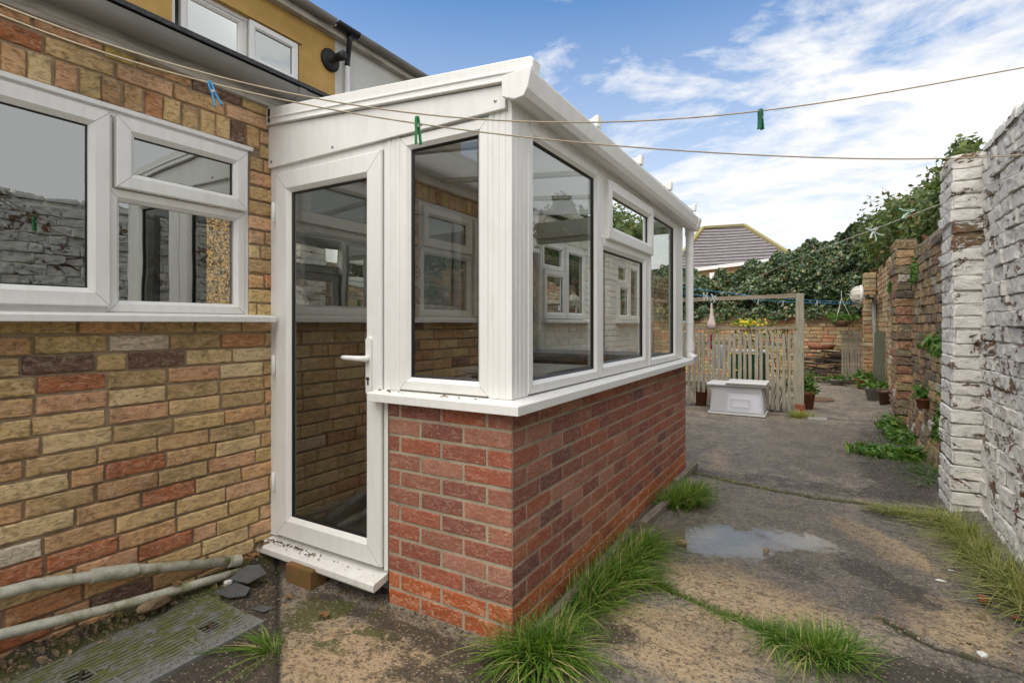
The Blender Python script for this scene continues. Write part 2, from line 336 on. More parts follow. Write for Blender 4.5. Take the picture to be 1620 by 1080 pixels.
# ------------------------------------------------------------------ wall builders
def courses(u0,u1,v0,v1,ch,bl,j,seed,holes=(),stag=.5,hdr=0.,topfun=None,irr=.0):
    r=random.Random(seed); out=[]; k=0; v=v0
    while v<v1-.02:
        vb=v+j/2; vt=min(v+ch-j/2,v1); u=u0-(bl*stag if k%2 else 0)-(r.random()*bl*irr)
        cells=[]
        while u<u1:
            L=bl*(.5 if r.random()<hdr else 1.)*(1+irr*r.uniform(-.25,.25)); cells.append((u+j/2,u+L-j/2)); u+=L
        for a,b in cells:
            segs=[(max(a,u0),min(b,u1))]
            for hu0,hu1,hv0,hv1 in holes:
                if vt>hv0+.012 and vb<hv1-.012:
                    ns=[]
                    for s0,s1 in segs:
                        if s1<=hu0 or s0>=hu1: ns.append((s0,s1)); continue
                        if s0<hu0: ns.append((s0,hu0))
                        if s1>hu1: ns.append((hu1,s1))
                    segs=ns
            for s0,s1 in segs:
                if s1-s0>.025:
                    if topfun and vt>topfun((s0+s1)/2): continue
                    out.append((s0,s1,vb,vt))
        v+=ch; k+=1
    return out
def add_bricks(mb,P,rects,seed,proud=.006,edge=.004,wob=.0015,sink=.012,tilt=.0015,mi=0,cell=.035,rough=.0012,wf=14):
    r=np.random.default_rng(seed)
    for a,b,c,e in rects:
        nu=max(2,int((b-a)/cell)); nv=max(2,int((e-c)/cell)+1)
        E3=np.array([0,.12,.5,1.])*edge; us=np.concatenate([a+E3,np.linspace(a+2.6*edge,b-2.6*edge,nu+1),(b-E3)[::-1]]); vs=np.concatenate([c+E3,np.linspace(c+2.2*edge,e-2.2*edge,nv),(e-E3)[::-1]])
        U,V=np.meshgrid(us,vs,indexing='ij'); D=np.full(U.shape,proud+r.normal()*tilt)
        pro_=np.array([-1.,-.75,-.22,-.04]); g1=np.zeros(len(us)); g1[:4]=pro_; g1[-4:]=pro_[::-1]; g2=np.zeros(len(vs)); g2[:4]=pro_; g2[-4:]=pro_[::-1]
        G=np.minimum(g1[:,None],g2[None,:]); D=D+G*(edge*.9); rim=(G<=-1.)
        # round the corners of the front face
        inn=~rim
        D=D+inn*((U-(a+b)/2)*r.normal()*tilt*5+(fbm(U*35+seed,V*35,seed)-.5)*2*rough*2)
        D[rim]=-sink
        s1=seed+int(r.integers(1000))
        U2=U+(fbm(U*wf+s1,V*wf,3)-.5)*2*wob+r.normal()*wob*.5; V2=V+(fbm(U*wf,V*wf+s1,5)-.5)*2*wob+r.normal()*wob*.4
        x,y,z=P(U2,V2,D); x=np.broadcast_to(x,U.shape);y=np.broadcast_to(y,U.shape);z=np.broadcast_to(z,U.shape)
        n1,n2=U.shape; idx=np.arange(n1*n2).reshape(n1,n2)
        f=np.stack([idx[:-1,:-1],idx[1:,:-1],idx[1:,1:],idx[:-1,1:]],-1).reshape(-1,4)
        mb.add(np.stack([x,y,z],-1),f.tolist(),mi)
def plate(mb,P,u0,u1,v0,v1,holes=(),d=0.,depth=.12,mi=1):
    us=sorted({u0,u1}|{min(max(h,u0),u1) for q in holes for h in q[:2]}); vs=sorted({v0,v1}|{min(max(h,v0),v1) for q in holes for h in q[2:]})
    for i in range(len(us)-1):
        for k in range(len(vs)-1):
            cu=(us[i]+us[i+1])/2; cv=(vs[k]+vs[k+1])/2
            if any(h[0]<cu<h[1] and h[2]<cv<h[3] for h in holes): continue
            mb.add([P(us[i],vs[k],d),P(us[i+1],vs[k],d),P(us[i+1],vs[k+1],d),P(us[i],vs[k+1],d)],[(0,1,2,3)],mi)
    for h in holes:
        c=[(h[0],h[2]),(h[1],h[2]),(h[1],h[3]),(h[0],h[3])]
        for q in range(4):
            a=c[q];b=c[(q+1)%4]; mb.add([P(*a,d),P(*b,d),P(*b,d-depth),P(*a,d-depth)],[(0,1,2,3)],mi)
FIX=[(0,-.05),(0,0),(.004,.004),(.036,.004),(.052,-.012),(.052,-.03)]
CAS=[(0,-.01),(0,.020),(.004,.024),(.048,.024),(.066,.008),(.066,-.02)]
def mitre(mb,P,u0,u1,v0,v1,prof,mi=1):
    for cu,cv,su,sv in ((u0,v0,1,1),(u1,v0,-1,1),(u1,v1,-1,-1),(u0,v1,1,-1)):
        for (i0,d0),(i1,d1) in zip(prof[:-1],prof[1:]):
            if i1<=i0: continue
            h=.0006; mb.add([P(cu+su*i0+h,cv+sv*i0-h*su*sv,d0+.0003),P(cu+su*i1+h,cv+sv*i1-h*su*sv,d1+.0003),P(cu+su*i1-h,cv+sv*i1+h*su*sv,d1+.0003),P(cu+su*i0-h,cv+sv*i0+h*su*sv,d0+.0003)],[(0,1,2,3)],mi)
    return mb
def pane(P,u0,u1,v0,v1,d,mat,parent,name='pane'):
    m=MB().add([P(u0,v0,d),P(u1,v0,d),P(u1,v1,d),P(u0,v1,d)],[(0,1,2,3)])
    return m.build(name,mat,parent)
def fixed(P,u0,u1,v0,v1,gm,parent,w=.052,gd=-.022,d=0.):
    s=w/.052; pr=[(i*s,dd+d) for i,dd in FIX]
    f=mitre(MB().ring(P,u0,u1,v0,v1,pr),P,u0,u1,v0,v1,pr).build('frame',[M_pvc,M_seam],parent)
    # dark gasket + pane
    MB().ring(P,u0+w-.002,u1-w+.002,v0+w-.002,v1-w+.002,[(0,gd+.004+d),(.005,gd+.003+d),(.005,gd+d)]).build('gasket',M_black,f) if False else None
    pane(P,u0+w,u1-w,v0+w,v1-w,gd+d,gm,parent); return f
def casement(P,u0,u1,v0,v1,gm,parent,w=.066):
    s=w/.066; pr=[(i*s,dd) for i,dd in CAS]; f=mitre(MB().ring(P,u0,u1,v0,v1,pr),P,u0,u1,v0,v1,pr).build('casement',[M_pvc,M_seam],parent)
    pane(P,u0+w-.001,u1-w+.001,v0+w-.001,v1-w+.001,-.006,gm,parent)
    MB().ring(P,u0+w-.004,u1-w+.004,v0+w-.004,v1-w+.004,[(0,.002),(.008,-.001),(.008,-.005)]).build('gasket',M_black,parent)
    return f
# ================================================================== GROUND
def g_axis(segs):
    a=[]
    for lo,hi,st in segs: a+=list(np.arange(lo,hi-1e-6,st))
    a.append(segs[-1][1]); return np.array(a)
gx=g_axis([(-300,-20,70),(-20,-4,4),(-4,-2.52,.12),(-2.52,1.0,.014),(1.0,4,.5),(4,20,4),(20,300,70)])
gy=g_axis([(-200,-20,60),(-20,-1,2),(-1,.5,.1),(.5,5.2,.014),(5.2,9,.04),(9,14.4,.09),(14.4,20,1),(20,420,80)])
GX,GY=np.meshgrid(gx,gy,indexing='ij')
def seg_d(x,y,pts):
    d=np.full(x.shape,9.)
    for (ax,ay),(bx,by) in zip(pts[:-1],pts[1:]):
        vx,vy=bx-ax,by-ay; t=np.clip(((x-ax)*vx+(y-ay)*vy)/(vx*vx+vy*vy),0,1); d=np.minimum(d,np.hypot(x-ax-t*vx,y-ay-t*vy))
    return d
wx=(fbm(GX*5,GY*5,21,4)-.5)*.14; wy=(fbm(GX*5,GY*5,31,4)-.5)*.14
XX=GX+wx; YY=GY+wy
CR_A=[(-1.0,4.56),(-.6,4.42),(-.06,4.31),(.35,4.36),(.63,4.45),(.86,4.5)]
CR_B=[(-1.05,2.75),(-.80,2.57),(-.41,2.396),(-.21,2.351),(.008,2.30)]
CR_B2=[(.19,2.68),(.27,2.6),(.36,2.544),(.585,2.521),(.9,2.4)]
CR_L=[(-2.45,1.74),(-2.33,1.66),(-1.877,1.336),(-1.613,1.148),(-1.0,.71)]
CR_F=[(-1.2,8.0),(.9,8.0)]
nA=seg_d(GX+wx*.4,GY+wy*.4,CR_A); nB=seg_d(GX+wx*.4,GY+wy*.4,CR_B); nB2=seg_d(GX+wx*.4,GY+wy*.4,CR_B2); nL=seg_d(GX+wx*.08,GY+wy*.08,CR_L); nF=seg_d(GX,GY,CR_F)
def ell(cx,cy,rx,ry,rot=0,p=2):
    c,s=math.cos(R(rot)),math.sin(R(rot)); a=((XX-cx)*c+(YY-cy)*s)/rx; b=(-(XX-cx)*s+(YY-cy)*c)/ry
    return np.exp(-(a*a+b*b)**(p/2))
fine=fbm(GX*38,GY*38,41,3)-.5; mid=fbm(GX*7,GY*7,51,4)-.5; lowf=fbm(GX*1.6,GY*1.6,61,4)-.5
z=fine*.0045+mid*.005+lowf*.006
pud=np.maximum(ell(-.50,3.20,.30,.27,0,2.6),ell(-.14,3.45,.30,.15,-25,2.6)); pud=np.maximum(pud,.8*ell(-.33,3.30,.25,.15,0,2.6)); pudw=np.clip(np.maximum(ell(-.47,3.30,.55,.50,0,3),ell(-.05,3.3,.4,.35,-25,3)),0,1)
z-=.0135*pud
z-=.018*np.exp(-(nA/.018)**2)+.02*np.exp(-(nB/.02)**2)+.016*np.exp(-(nB2/.012)**2)+.014*np.exp(-(nL/.009)**2)
# left, darker slab sits lower; earth bank against the house wall
leftside=((GX-(-2.33))*(1.148-1.659)-(GY-1.659)*(-1.613+2.331))>0   # towards the wall side of the joint
bank=np.clip((-2.36-GX)/.12,0,1)*(GY<1.75); z+=bank*(.035+.05*fbm(GX*12,GY*12,71,4))
z=np.where((GX<-2.50)|(GX>1.0)|(GY>14)|(GY<-1),np.minimum(z,0),z)
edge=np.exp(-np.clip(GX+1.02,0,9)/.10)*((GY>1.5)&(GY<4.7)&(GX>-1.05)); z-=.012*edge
rb=np.clip((GX-.66)/.2,0,1)*(GY>1); z+=rb*.05*(.4+fbm(GX*9,GY*9,73,4))
verge=np.clip((GX-.55)/.25,0,1)
wet=np.clip(.10+1.0*ell(-.45,3.55,.75,.75,10,3)+.75*ell(.12,2.95,.38,.34,-35,3)+.55*ell(-.1,2.2,.5,.2)+.75*ell(-.2,6.2,1.4,1.9,0,3)+1.0*pud+.5*pudw+.35*verge*(GY>2.2),0,1)
tan=np.clip(.95*ell(-.43,2.66,.33,.24,-20,3)+1.0*ell(-.48,2.12,.36,.25,10,3)+1.1*ell(.26,3.62,.13,.42,33,4)+.8*ell(.45,2.78,.22,.25,0,3)+.55*ell(-1.5,1.35,.5,.42,0,3)+.45*ell(-.05,2.6,.25,.22)+.7*ell(-1.35,1.25,.38,.30,0,3)*(.5+fbm(GX*7,GY*7,95))+.5*ell(-.85,5.2,.12,.7,10,3)+.35*ell(.3,7.3,.3,.25),0,1)
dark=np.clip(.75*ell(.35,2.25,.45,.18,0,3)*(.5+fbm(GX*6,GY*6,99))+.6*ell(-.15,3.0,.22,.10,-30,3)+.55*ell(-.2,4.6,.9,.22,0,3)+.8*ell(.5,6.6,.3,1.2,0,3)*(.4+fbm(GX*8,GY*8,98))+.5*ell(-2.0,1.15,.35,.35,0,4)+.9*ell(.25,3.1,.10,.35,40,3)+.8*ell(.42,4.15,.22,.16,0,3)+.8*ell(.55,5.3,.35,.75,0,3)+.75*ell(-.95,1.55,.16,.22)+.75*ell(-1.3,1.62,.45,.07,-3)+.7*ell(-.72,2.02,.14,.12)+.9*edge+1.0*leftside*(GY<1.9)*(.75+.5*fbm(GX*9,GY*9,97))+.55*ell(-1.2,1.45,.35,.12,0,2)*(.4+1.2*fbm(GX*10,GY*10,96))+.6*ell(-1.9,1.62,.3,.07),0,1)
moss=np.clip(.8*ell(-1.75,1.5,.35,.22,0,3)*(fbm(GX*11,GY*11,83)>.5)+1.0*np.clip(1-np.abs(GX+2.42)/.13,0,1)*(GY<1.7)*fbm(GX*9,GY*9,85)*1.6+.5*ell(-.7,6.9,.8,.8)*fbm(GX*8,GY*8,87)+.5*verge*(fbm(GX*9,GY*9,89)>.52)+1.1*np.exp(-(nA/.05)**2)*(fbm(GX*20,GY*20,91)>.40)+.8*np.exp(-(nB2/.04)**2)*(fbm(GX*20,GY*20,92)>.5)+.8*np.exp(-(nF/.06)**2)*.5,0,1)
crk=np.clip(np.exp(-(nA/.020)**2)*1.3+np.exp(-(nB/.020)**2)+np.exp(-(nB2/.013)**2)*1.2+np.exp(-(nL/.009)**2)+.8*np.exp(-(nF/.02)**2),0,1)
m,n=newmat('wet_concrete'); c=n.coord()
A=n.noise(c,3.2,8,.7,.6); B=n.noise(c,16,8,.72,.4); C_=n.noise(c,75,5,.7); D_=n.noise(c,240,2,.6)
vor=n.node('ShaderNodeTexVoronoi',{'Vector':c,'Scale':95,'Randomness':1.}); vc=n.node('ShaderNodeSeparateColor',{'Color':vor.outputs['Color']}).outputs[0]
F_=n.noise(c,9,8,.74,.8)
def stain(name,lo=.36,hi=.56,k=1.5): return n.ramp(n.math('ADD',n.attr(name),n.math('ADD',n.math('MULTIPLY',n.math('SUBTRACT',F_,.5),k),n.math('MULTIPLY',n.math('SUBTRACT',C_,.5),.7))),[(lo,0.),(hi,1.)])
col=n.mix(n.ramp(A,[(.42,0.),(.58,1.)]),(.185,.162,.130),(.33,.275,.20))
col=n.mix(n.math('MULTIPLY',n.math('MULTIPLY',stain('tan',.28,.62),.92),n.ramp(B,[(.40,.55),(.56,1.)])),col,(.60,.42,.23))
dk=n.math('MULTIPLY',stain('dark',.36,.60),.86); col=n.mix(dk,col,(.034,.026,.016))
col=n.mix(n.math('MULTIPLY',n.ramp(B,[(.50,0.),(.60,1.)]),.62),col,(.060,.048,.034))
E_=n.noise(n.coord((1,1,1)),42,6,.75,.3); col=n.mix(n.math('MULTIPLY',n.ramp(E_,[(.52,0.),(.59,1.)]),.7),col,(.075,.060,.042)); col=n.mix(n.math('MULTIPLY',n.ramp(E_,[(.36,1.),(.44,0.)]),.35),col,(.50,.42,.29))
col=n.mix(n.math('MULTIPLY',stain('wet',.25,.75,1.2),.50),col,(.085,.078,.070))
mo=n.math('MULTIPLY',stain('moss',.38,.60),.85); col=n.mix(mo,col,(.085,.088,.018))
agg=n.math('MULTIPLY',n.math('GREATER_THAN',vc,.80),n.math('LESS_THAN',vor.outputs['Distance'],.42))
col=n.mix(n.math('MULTIPLY',agg,.48),col,(.56,.45,.30))
agg2=n.math('MULTIPLY',n.math('LESS_THAN',vc,.16),n.math('LESS_THAN',vor.outputs['Distance'],.42))
col=n.mix(n.math('MULTIPLY',agg2,.75),col,(.05,.042,.032))
flk=n.ramp(n.noise(c,48,3,.6),[(.70,0.),(.73,1.)]); col=n.mix(n.math('MULTIPLY',flk,.45),col,(.40,.34,.25))
col=n.mix(n.attr('crack'),col,(.022,.017,.011))
rg=n.math('SUBTRACT',.86,n.math('MULTIPLY',n.math('MAXIMUM',stain('wet',.2,.8,1.2),n.math('MULTIPLY',dk,.6)),n.ramp(B,[(.40,.70),(.58,.35)])))
hh=n.math('ADD',n.math('SUBTRACT',n.math('ADD',n.math('MULTIPLY',B,.5),n.math('MULTIPLY',C_,.5)),n.math('MULTIPLY',E_,.6)),n.math('MULTIPLY',vor.outputs['Distance'],-.25))
n.pbr(col,rg,n.bump(hh,.020),.5); M_ground=m
gm=MB(); nx_,ny_=GX.shape; idx=np.arange(nx_*ny_).reshape(nx_,ny_)
ff=np.stack([idx[:-1,:-1],idx[1:,:-1],idx[1:,1:],idx[:-1,1:]],-1).reshape(-1,4)
gm.add(np.stack([GX,GY,z],-1),ff.tolist())
g=gm.build('ground',M_ground,smooth=True,attrs=dict(wet=wet.ravel(),tan=tan.ravel(),dark=dark.ravel(),moss=moss.ravel(),crack=crk.ravel()),recalc=False)
tag(g,kind='structure')
def gz(x,y):
    i=int(np.clip(np.searchsorted(gx,x),1,len(gx)-1)); k=int(np.clip(np.searchsorted(gy,y),1,len(gy)-1)); return float(z[i,k])
m,n=newmat('puddle_water')
f=n.node('ShaderNodeFresnel',{'IOR':1.45}).outputs[0]
nb=n.bump(n.noise(n.coord(),9,2,.5),.0006)
silt=n.node('ShaderNodeMixShader',{0:.30,1:n.node('ShaderNodeBsdfTransparent',{'Color':(.70,.66,.58)}).outputs[0],2:n.node('ShaderNodeBsdfDiffuse',{'Color':(.36,.33,.28)}).outputs[0]}).outputs[0]
wat=n.node('ShaderNodeMixShader',{0:n.math('ADD',n.math('MULTIPLY',f,1.15),.03,True),1:silt,2:n.node('ShaderNodeBsdfGlossy',{'Color':(.95,.92,.86),'Roughness':.05,'Normal':nb}).outputs[0]}).outputs[0]
dd_=n.math('ADD',n.attr('depth'),n.math('MULTIPLY',n.math('SUBTRACT',n.noise(n.coord(),40,5,.7),.5),.006))
n.out(n.node('ShaderNodeMixShader',{0:n.ramp(n.math('MULTIPLY',dd_,100.),[(.0,0.),(.18,.7),(.5,1.)]),1:n.node('ShaderNodeBsdfTransparent',{'Color':(1,1,1)}).outputs[0],2:wat}).outputs[0]); M_water=m
ux=np.arange(-1.0,.32,.012); uy=np.arange(2.86,3.84,.012); UX,UY=np.meshgrid(ux,uy,indexing='ij')
def gzs(x,y):
    i=np.clip(np.searchsorted(gx,x)-1,0,len(gx)-2); k=np.clip(np.searchsorted(gy,y)-1,0,len(gy)-2); fx=(x-gx[i])/(gx[i+1]-gx[i]); fy=(y-gy[k])/(gy[k+1]-gy[k])
    return (z[i,k]*(1-fx)+z[i+1,k]*fx)*(1-fy)+(z[i,k+1]*(1-fx)+z[i+1,k+1]*fx)*fy
dep=-.0058-gzs(UX,UY); wm=MB(); i0=np.arange(UX.size).reshape(UX.shape)
q_=np.stack([i0[:-1,:-1],i0[1:,:-1],i0[1:,1:],i0[:-1,1:]],-1).reshape(-1,4); dr_=dep.ravel(); q_=q_[(dr_[q_].max(1)>-.0005)]
wm.add(np.stack([UX,UY,np.full(UX.shape,-.0058)],-1),q_.tolist())
wv_=wm.build('puddle_water',M_water,attrs=dict(depth=dr_),recalc=False); tag(wv_,kind='structure')
# ================================================================== HOUSE WITH BUFF BRICK WALL
XW=-2.49
house=thing('brick_house','house with buff brick kitchen wall, ochre rendered upper storey and white framed windows','house')
P=PX(XW); HW=[(.10,1.612,1.268,2.112),(1.80,2.74,1.268,2.112),(2.90,4.20,1.268,2.112)]
mb=MB(); plate(mb,P,-1.6,4.62,-.1,2.44,HW,-.006,.16)
arch=[(h[0]-.04+i*.0765+.005,h[0]-.04+(i+1)*.0765-.005,2.120,2.222) for h in HW for i in range(int((h[1]-h[0]+.08)/.0765+.99))]
holes=[h for h in HW]+[(h[0]-.045,h[0]-.04+.0765*int((h[1]-h[0]+.08)/.0765+.99)+.003,2.113,2.226) for h in HW]
rects=courses(-1.6,4.62,.0,2.44,.0742,.228,.0110,5,holes,.5,.06,None,.16)
add_bricks(mb,P,rects+arch,101,.0055,.0045,.0034,.007,.0014,rough=.0026,wf=38,cell=.022)
mb.build('brick_wall',[M_buff,M_buffm],house,smooth=True,recalc=False)
def house_window(h,par,P,lay,gm=M_gl,sill=True,sillmat=M_pvc):
    w_=bpy.data.objects.new('window',None); COL.objects.link(w_); w_.parent=par
    y0,y1,z0,z1=h; lay(w_)
    # outer frame
    f=MB().ring(P,y0,y1,z0,z1,[(0,-.10),(0,-.012),(.003,-.008),(.040,-.008),(.044,-.02),(.044,-.06)])
    f.build('frame',M_pvc,w_)
    if sill:
        s=MB(); s.prism([(.095,z0-.030),(.095,z0-.004),(.088,z0),(-.05,z0+.012),(-.05,z0-.03)],lambda a,b,dd:P(dd,b,a),y0-.07,y1+.085)
        s.build('window_sill',sillmat,w_,bevel=.002)
    return w_
def mull(P,u0,u1,v0,v1,par,d0=-.06,d1=-.008,name='mullion'):
    return MB().pbox(P,u0,u1,v0,v1,d0,d1).build(name,M_pvc,par,bevel=.002)
def lay0(w_):
    casement(P,.125,1.002,1.300,2.078,M_gl,w_,.070)                     # big left opening light
    mull(P,1.0025,1.022,1.300,2.078,w_)
    casement(P,1.024,1.588,1.785,2.076,M_gl,w_,.068)
    fixed(P,1.000,1.588,1.278,1.783,M_gl,w_,.048,d=-.006)
house_window(HW[0],house,P,lay0)
MB().pbox(P,.085,1.625,2.096,2.116,-.01,.012).build('drip_bead',M_pvc,house,bevel=.002)
def layA(w_):
    casement(P,1.83,2.71,1.790,2.082,M_gl,w_); fixed(P,1.82,2.72,1.285,1.79,M_gl,w_,d=-.006)
def layB(w_):
    casement(P,2.93,3.53,1.790,2.082,M_gl,w_); fixed(P,2.92,3.56,1.285,1.79,M_gl,w_,d=-.006); casement(P,3.57,4.17,1.295,2.082,M_gl,w_)
house_window(HW[1],house,P,layA); house_window(HW[2],house,P,layB)
# kitchen behind the windows (rooms are lined boxes)
rm=MB()
def room(mb,x0,x1,y0,y1,z0,z1):
    v=[(x,y,zz_) for x in (x0,x1) for y in (y0,y1) for zz_ in (z0,z1)]
    mb.add(v,[(0,2,3,1),(0,1,5,4),(2,6,7,3),(0,4,6,2),(1,3,7,5)],0)
room(rm,-5.3,XW-.16,-1.4,4.6,.1,2.5); rm.build('kitchen_room',M_room,house,recalc=False)
dm=MB()
for y_,w_ in ((1.56,.06),(1.79,.10),(2.24,.08)): dm.box(-3.62,-3.57,y_,y_+w_,.1,2.1)
dm.box(-3.62,-3.57,1.56,2.32,2.05,2.13); dm.build('interior_door_frame',M_doorgreen,house)
MB().box(-3.60,-3.59,2.02,2.175,.7,2.05).build('rippled_glass_panel',M_obs,house)
MB().box(-5.2,-5.16,.2,4.2,1.2,2.4).build('dark_curtain',M_dark,house)
# eaves of the extension
e=MB(); e.prism([(-.03,2.345),(.035,2.345),(.035,2.362),(.045,2.365),(.045,2.44),(-.03,2.46)],lambda a,b,dd:(XW+a,dd,b),-1.6,4.74); e.build('fascia_board',M_fascia,house,bevel=.002)
def gutter(parent,mat,cx,cz,r,y0,y1,brackets=(),name='gutter',dz=0,bm=None):
    mb=MB(); n_=14; v=[]
    for rr in (r,r-.006):
        for y,zz_ in ((y0,cz),(y1,cz+dz)):
            for k in range(n_+1):
                a=math.pi+math.pi*k/n_; v.append((cx+rr*math.cos(a),y,zz_+rr*1.05*math.sin(a)))
    q=n_+1; f=[(k,k+1,q+k+1,q+k) for k in range(n_)]+[(2*q+k,3*q+k,3*q+k+1,2*q+k+1) for k in range(n_)]
    f+=[(0,q,3*q,2*q),(n_,2*q+n_,3*q+n_,q+n_)]
    f+=[(q*1+k,q*1+k+1,q*3+k+1,q*3+k) for k in range(n_)]+[(k,2*q+k,2*q+k+1,k+1) for k in range(n_)]
    mb.add(v,f); o=mb.build(name,mat,parent,smooth=True)
    md=o.modifiers.new('split','EDGE_SPLIT')
    for yb in brackets:
        b=MB(); v=[]
        for rr in (r+.006,r-.001):
            for y in (yb-.022,yb+.022):
                for k in range(n_+1):
                    a=math.pi+math.pi*k/n_; v.append((cx+rr*math.cos(a),y,cz+rr*1.05*math.sin(a)))
        f=[(k,k+1,q+k+1,q+k) for k in range(n_)]+[(q+k,q+k+1,3*q+k+1,3*q+k) for k in range(n_)]+[(k,2*q+k,2*q+k+1,k+1) for k in range(n_)]
        b.add(v,f).build('gutter_bracket',bm or M_black,o,smooth=False)
    return o
gutter(house,M_gutgrey,-2.385,2.445,.058,-1.6,4.72,(1.80,),bm=M_gutgrey)
rf=MB(); rf.prism([(-2.315,2.452),(-2.315,2.472),(-5.5,3.45),(-5.5,3.40)],lambda a,b,dd:(a,dd,b),-1.6,4.73); rf.build('felt_roof',M_felt,house)
# upper storey
XU=-5.5; PU=PX(XU); UW=(2.75,4.20,3.55,4.62)
ym=MB(); plate(ym,PU,-4,4.748,2.9,4.98,[UW],0,.14,0); ym.build('rendered_upper_wall',M_yellow,house)
def layU(w_):
    fixed(PU,2.86,3.53,3.6,4.60,M_gup,w_,.07,d=-.05)
    casement(PU,3.55,4.17,4.13,4.60,M_gup,w_,.075); fixed(PU,3.55,4.17,3.6,4.12,M_gup,w_,.06,d=-.05)
    mull(PU,3.52,3.56,3.6,4.6,w_,-.09,-.03)
uw=house_window(UW,house,lambda u,v,d:PU(u,v,d-.02),layU,sill=False)
MB().pbox(PU,2.78,4.23,4.622,4.655,-.02,.03).build('window_head_drip',M_yellow,house)
rb_=MB(); room(rb_,-8,XU-.14,-3,4.7,3.2,4.9); rb_.build('bedroom_room',M_room,house,recalc=False)
MB().box(XU-.5,XU-.49,2.5,4.5,3.3,4.9).build('net_curtain',M_render,house)
def eaves(par,y0,y1):
    e=MB(); e.prism([(.0,4.93),(.10,4.93),(.10,5.07),(.085,5.07),(.085,4.96),(.0,4.96)],lambda a,b,dd:(XU+a,dd,b),y0,y1); e.build('fascia_board',M_fascia,par)
    r_=MB(); r_.prism([(XU+.13,5.085),(XU+.13,5.105),(XU-3.2,6.9),(XU-3.2,6.86),(XU-.2,5.07)],lambda a,b,dd:(a,dd,b),y0,y1); r_.build('roof',M_felt,par)
eaves(house,-4,4.748); gutter(house,M_gutgrey,XU+.155,5.065,.065,-4,4.60,(),dz=0)
fl=thing('flue_terminal','round black boiler flue sticking out of the ochre rendered wall beside the downpipe','flue')
MB().lathe((XU,4.66,4.62),[(0,.0),(.14,0),(.145,.02),(.12,.045),(.06,.05),(.052,.05),(.052,.22),(.058,.22),(.058,.27),(0,.27)],24,0,(1,0,0)).build('wall_plate',M_blackm,fl,smooth=True)
# ================================================================== WHITE NEIGHBOUR
nb_=thing('white_rendered_house','neighbouring house with white rendered upper storey and white painted brick rear wall','house')
MB().pbox(PU,4.75,13,2.4,4.98,-.2,-.002).build('rendered_upper_wall',M_render,nb_)
eaves(nb_,4.75,13); gutter(nb_,M_gutgrey,XU+.155,5.065,.065,5.0,13)
gutter(nb_,M_black,XU+.155,5.065,.069,4.62,4.99,name='gutter_outlet')
dp=MB(); dp.tube([(XU+.155,4.86,5.0),(XU+.155,4.86,4.93),(XU+.13,4.87,4.88),(XU+.07,4.90,4.74),(XU+.05,4.91,4.68),(XU+.05,4.91,4.60)],.034,12); dp.build('swan_neck',M_black,nb_,smooth=True)
dp=MB(); dp.tube([(XU+.05,4.91,4.63),(XU+.05,4.91,2.4)],.036,12); dp.build('downpipe',M_pvcd,nb_,smooth=True)
WN=[(4.79,5.90,1.268,2.09),(7.05,8.02,1.268,2.09)]
mb=MB(); plate(mb,P,4.64,8.15,-.1,2.36,WN,-.006,.16)
add_bricks(mb,P,courses(4.64,8.15,0,2.36,.0757,.232,.010,9,WN,.5,.05,None,.1),202,.002,.005,.003,.006,.002,cell=.06)
mb.build('painted_brick_wall',[M_whitein,M_whitein],nb_,smooth=True,recalc=False)
def layN(a,b):
    def f(w_):
        mid=(a+b)/2
        fixed(P,a+.03,mid,1.80,2.08,M_gl,w_,d=-.006); casement(P,a+.03,mid,1.285,1.79,M_gl,w_); casement(P,mid+.01,b-.02,1.285,2.08,M_gl,w_)
    return f
for h in WN: house_window(h,nb_,P,layN(h[0],h[1]))
r2=MB(); room(r2,-5.2,XW-.16,4.66,8.1,.1,2.4); r2.build('scullery_room',M_room,nb_,recalc=False)
gutter(nb_,M_pvcd,-2.40,2.43,.055,4.75,8.15)
MB().prism([(-2.32,2.44),(-2.32,2.46),(-5.5,3.5),(-5.5,3.46)],lambda a,b,dd:(a,dd,b),4.74,8.2).build('lean_to_roof',M_felt,nb_)
MB().box(-5.4,XW-.002,8.15,8.3,-.1,2.44).build('end_wall',M_whitein,nb_)
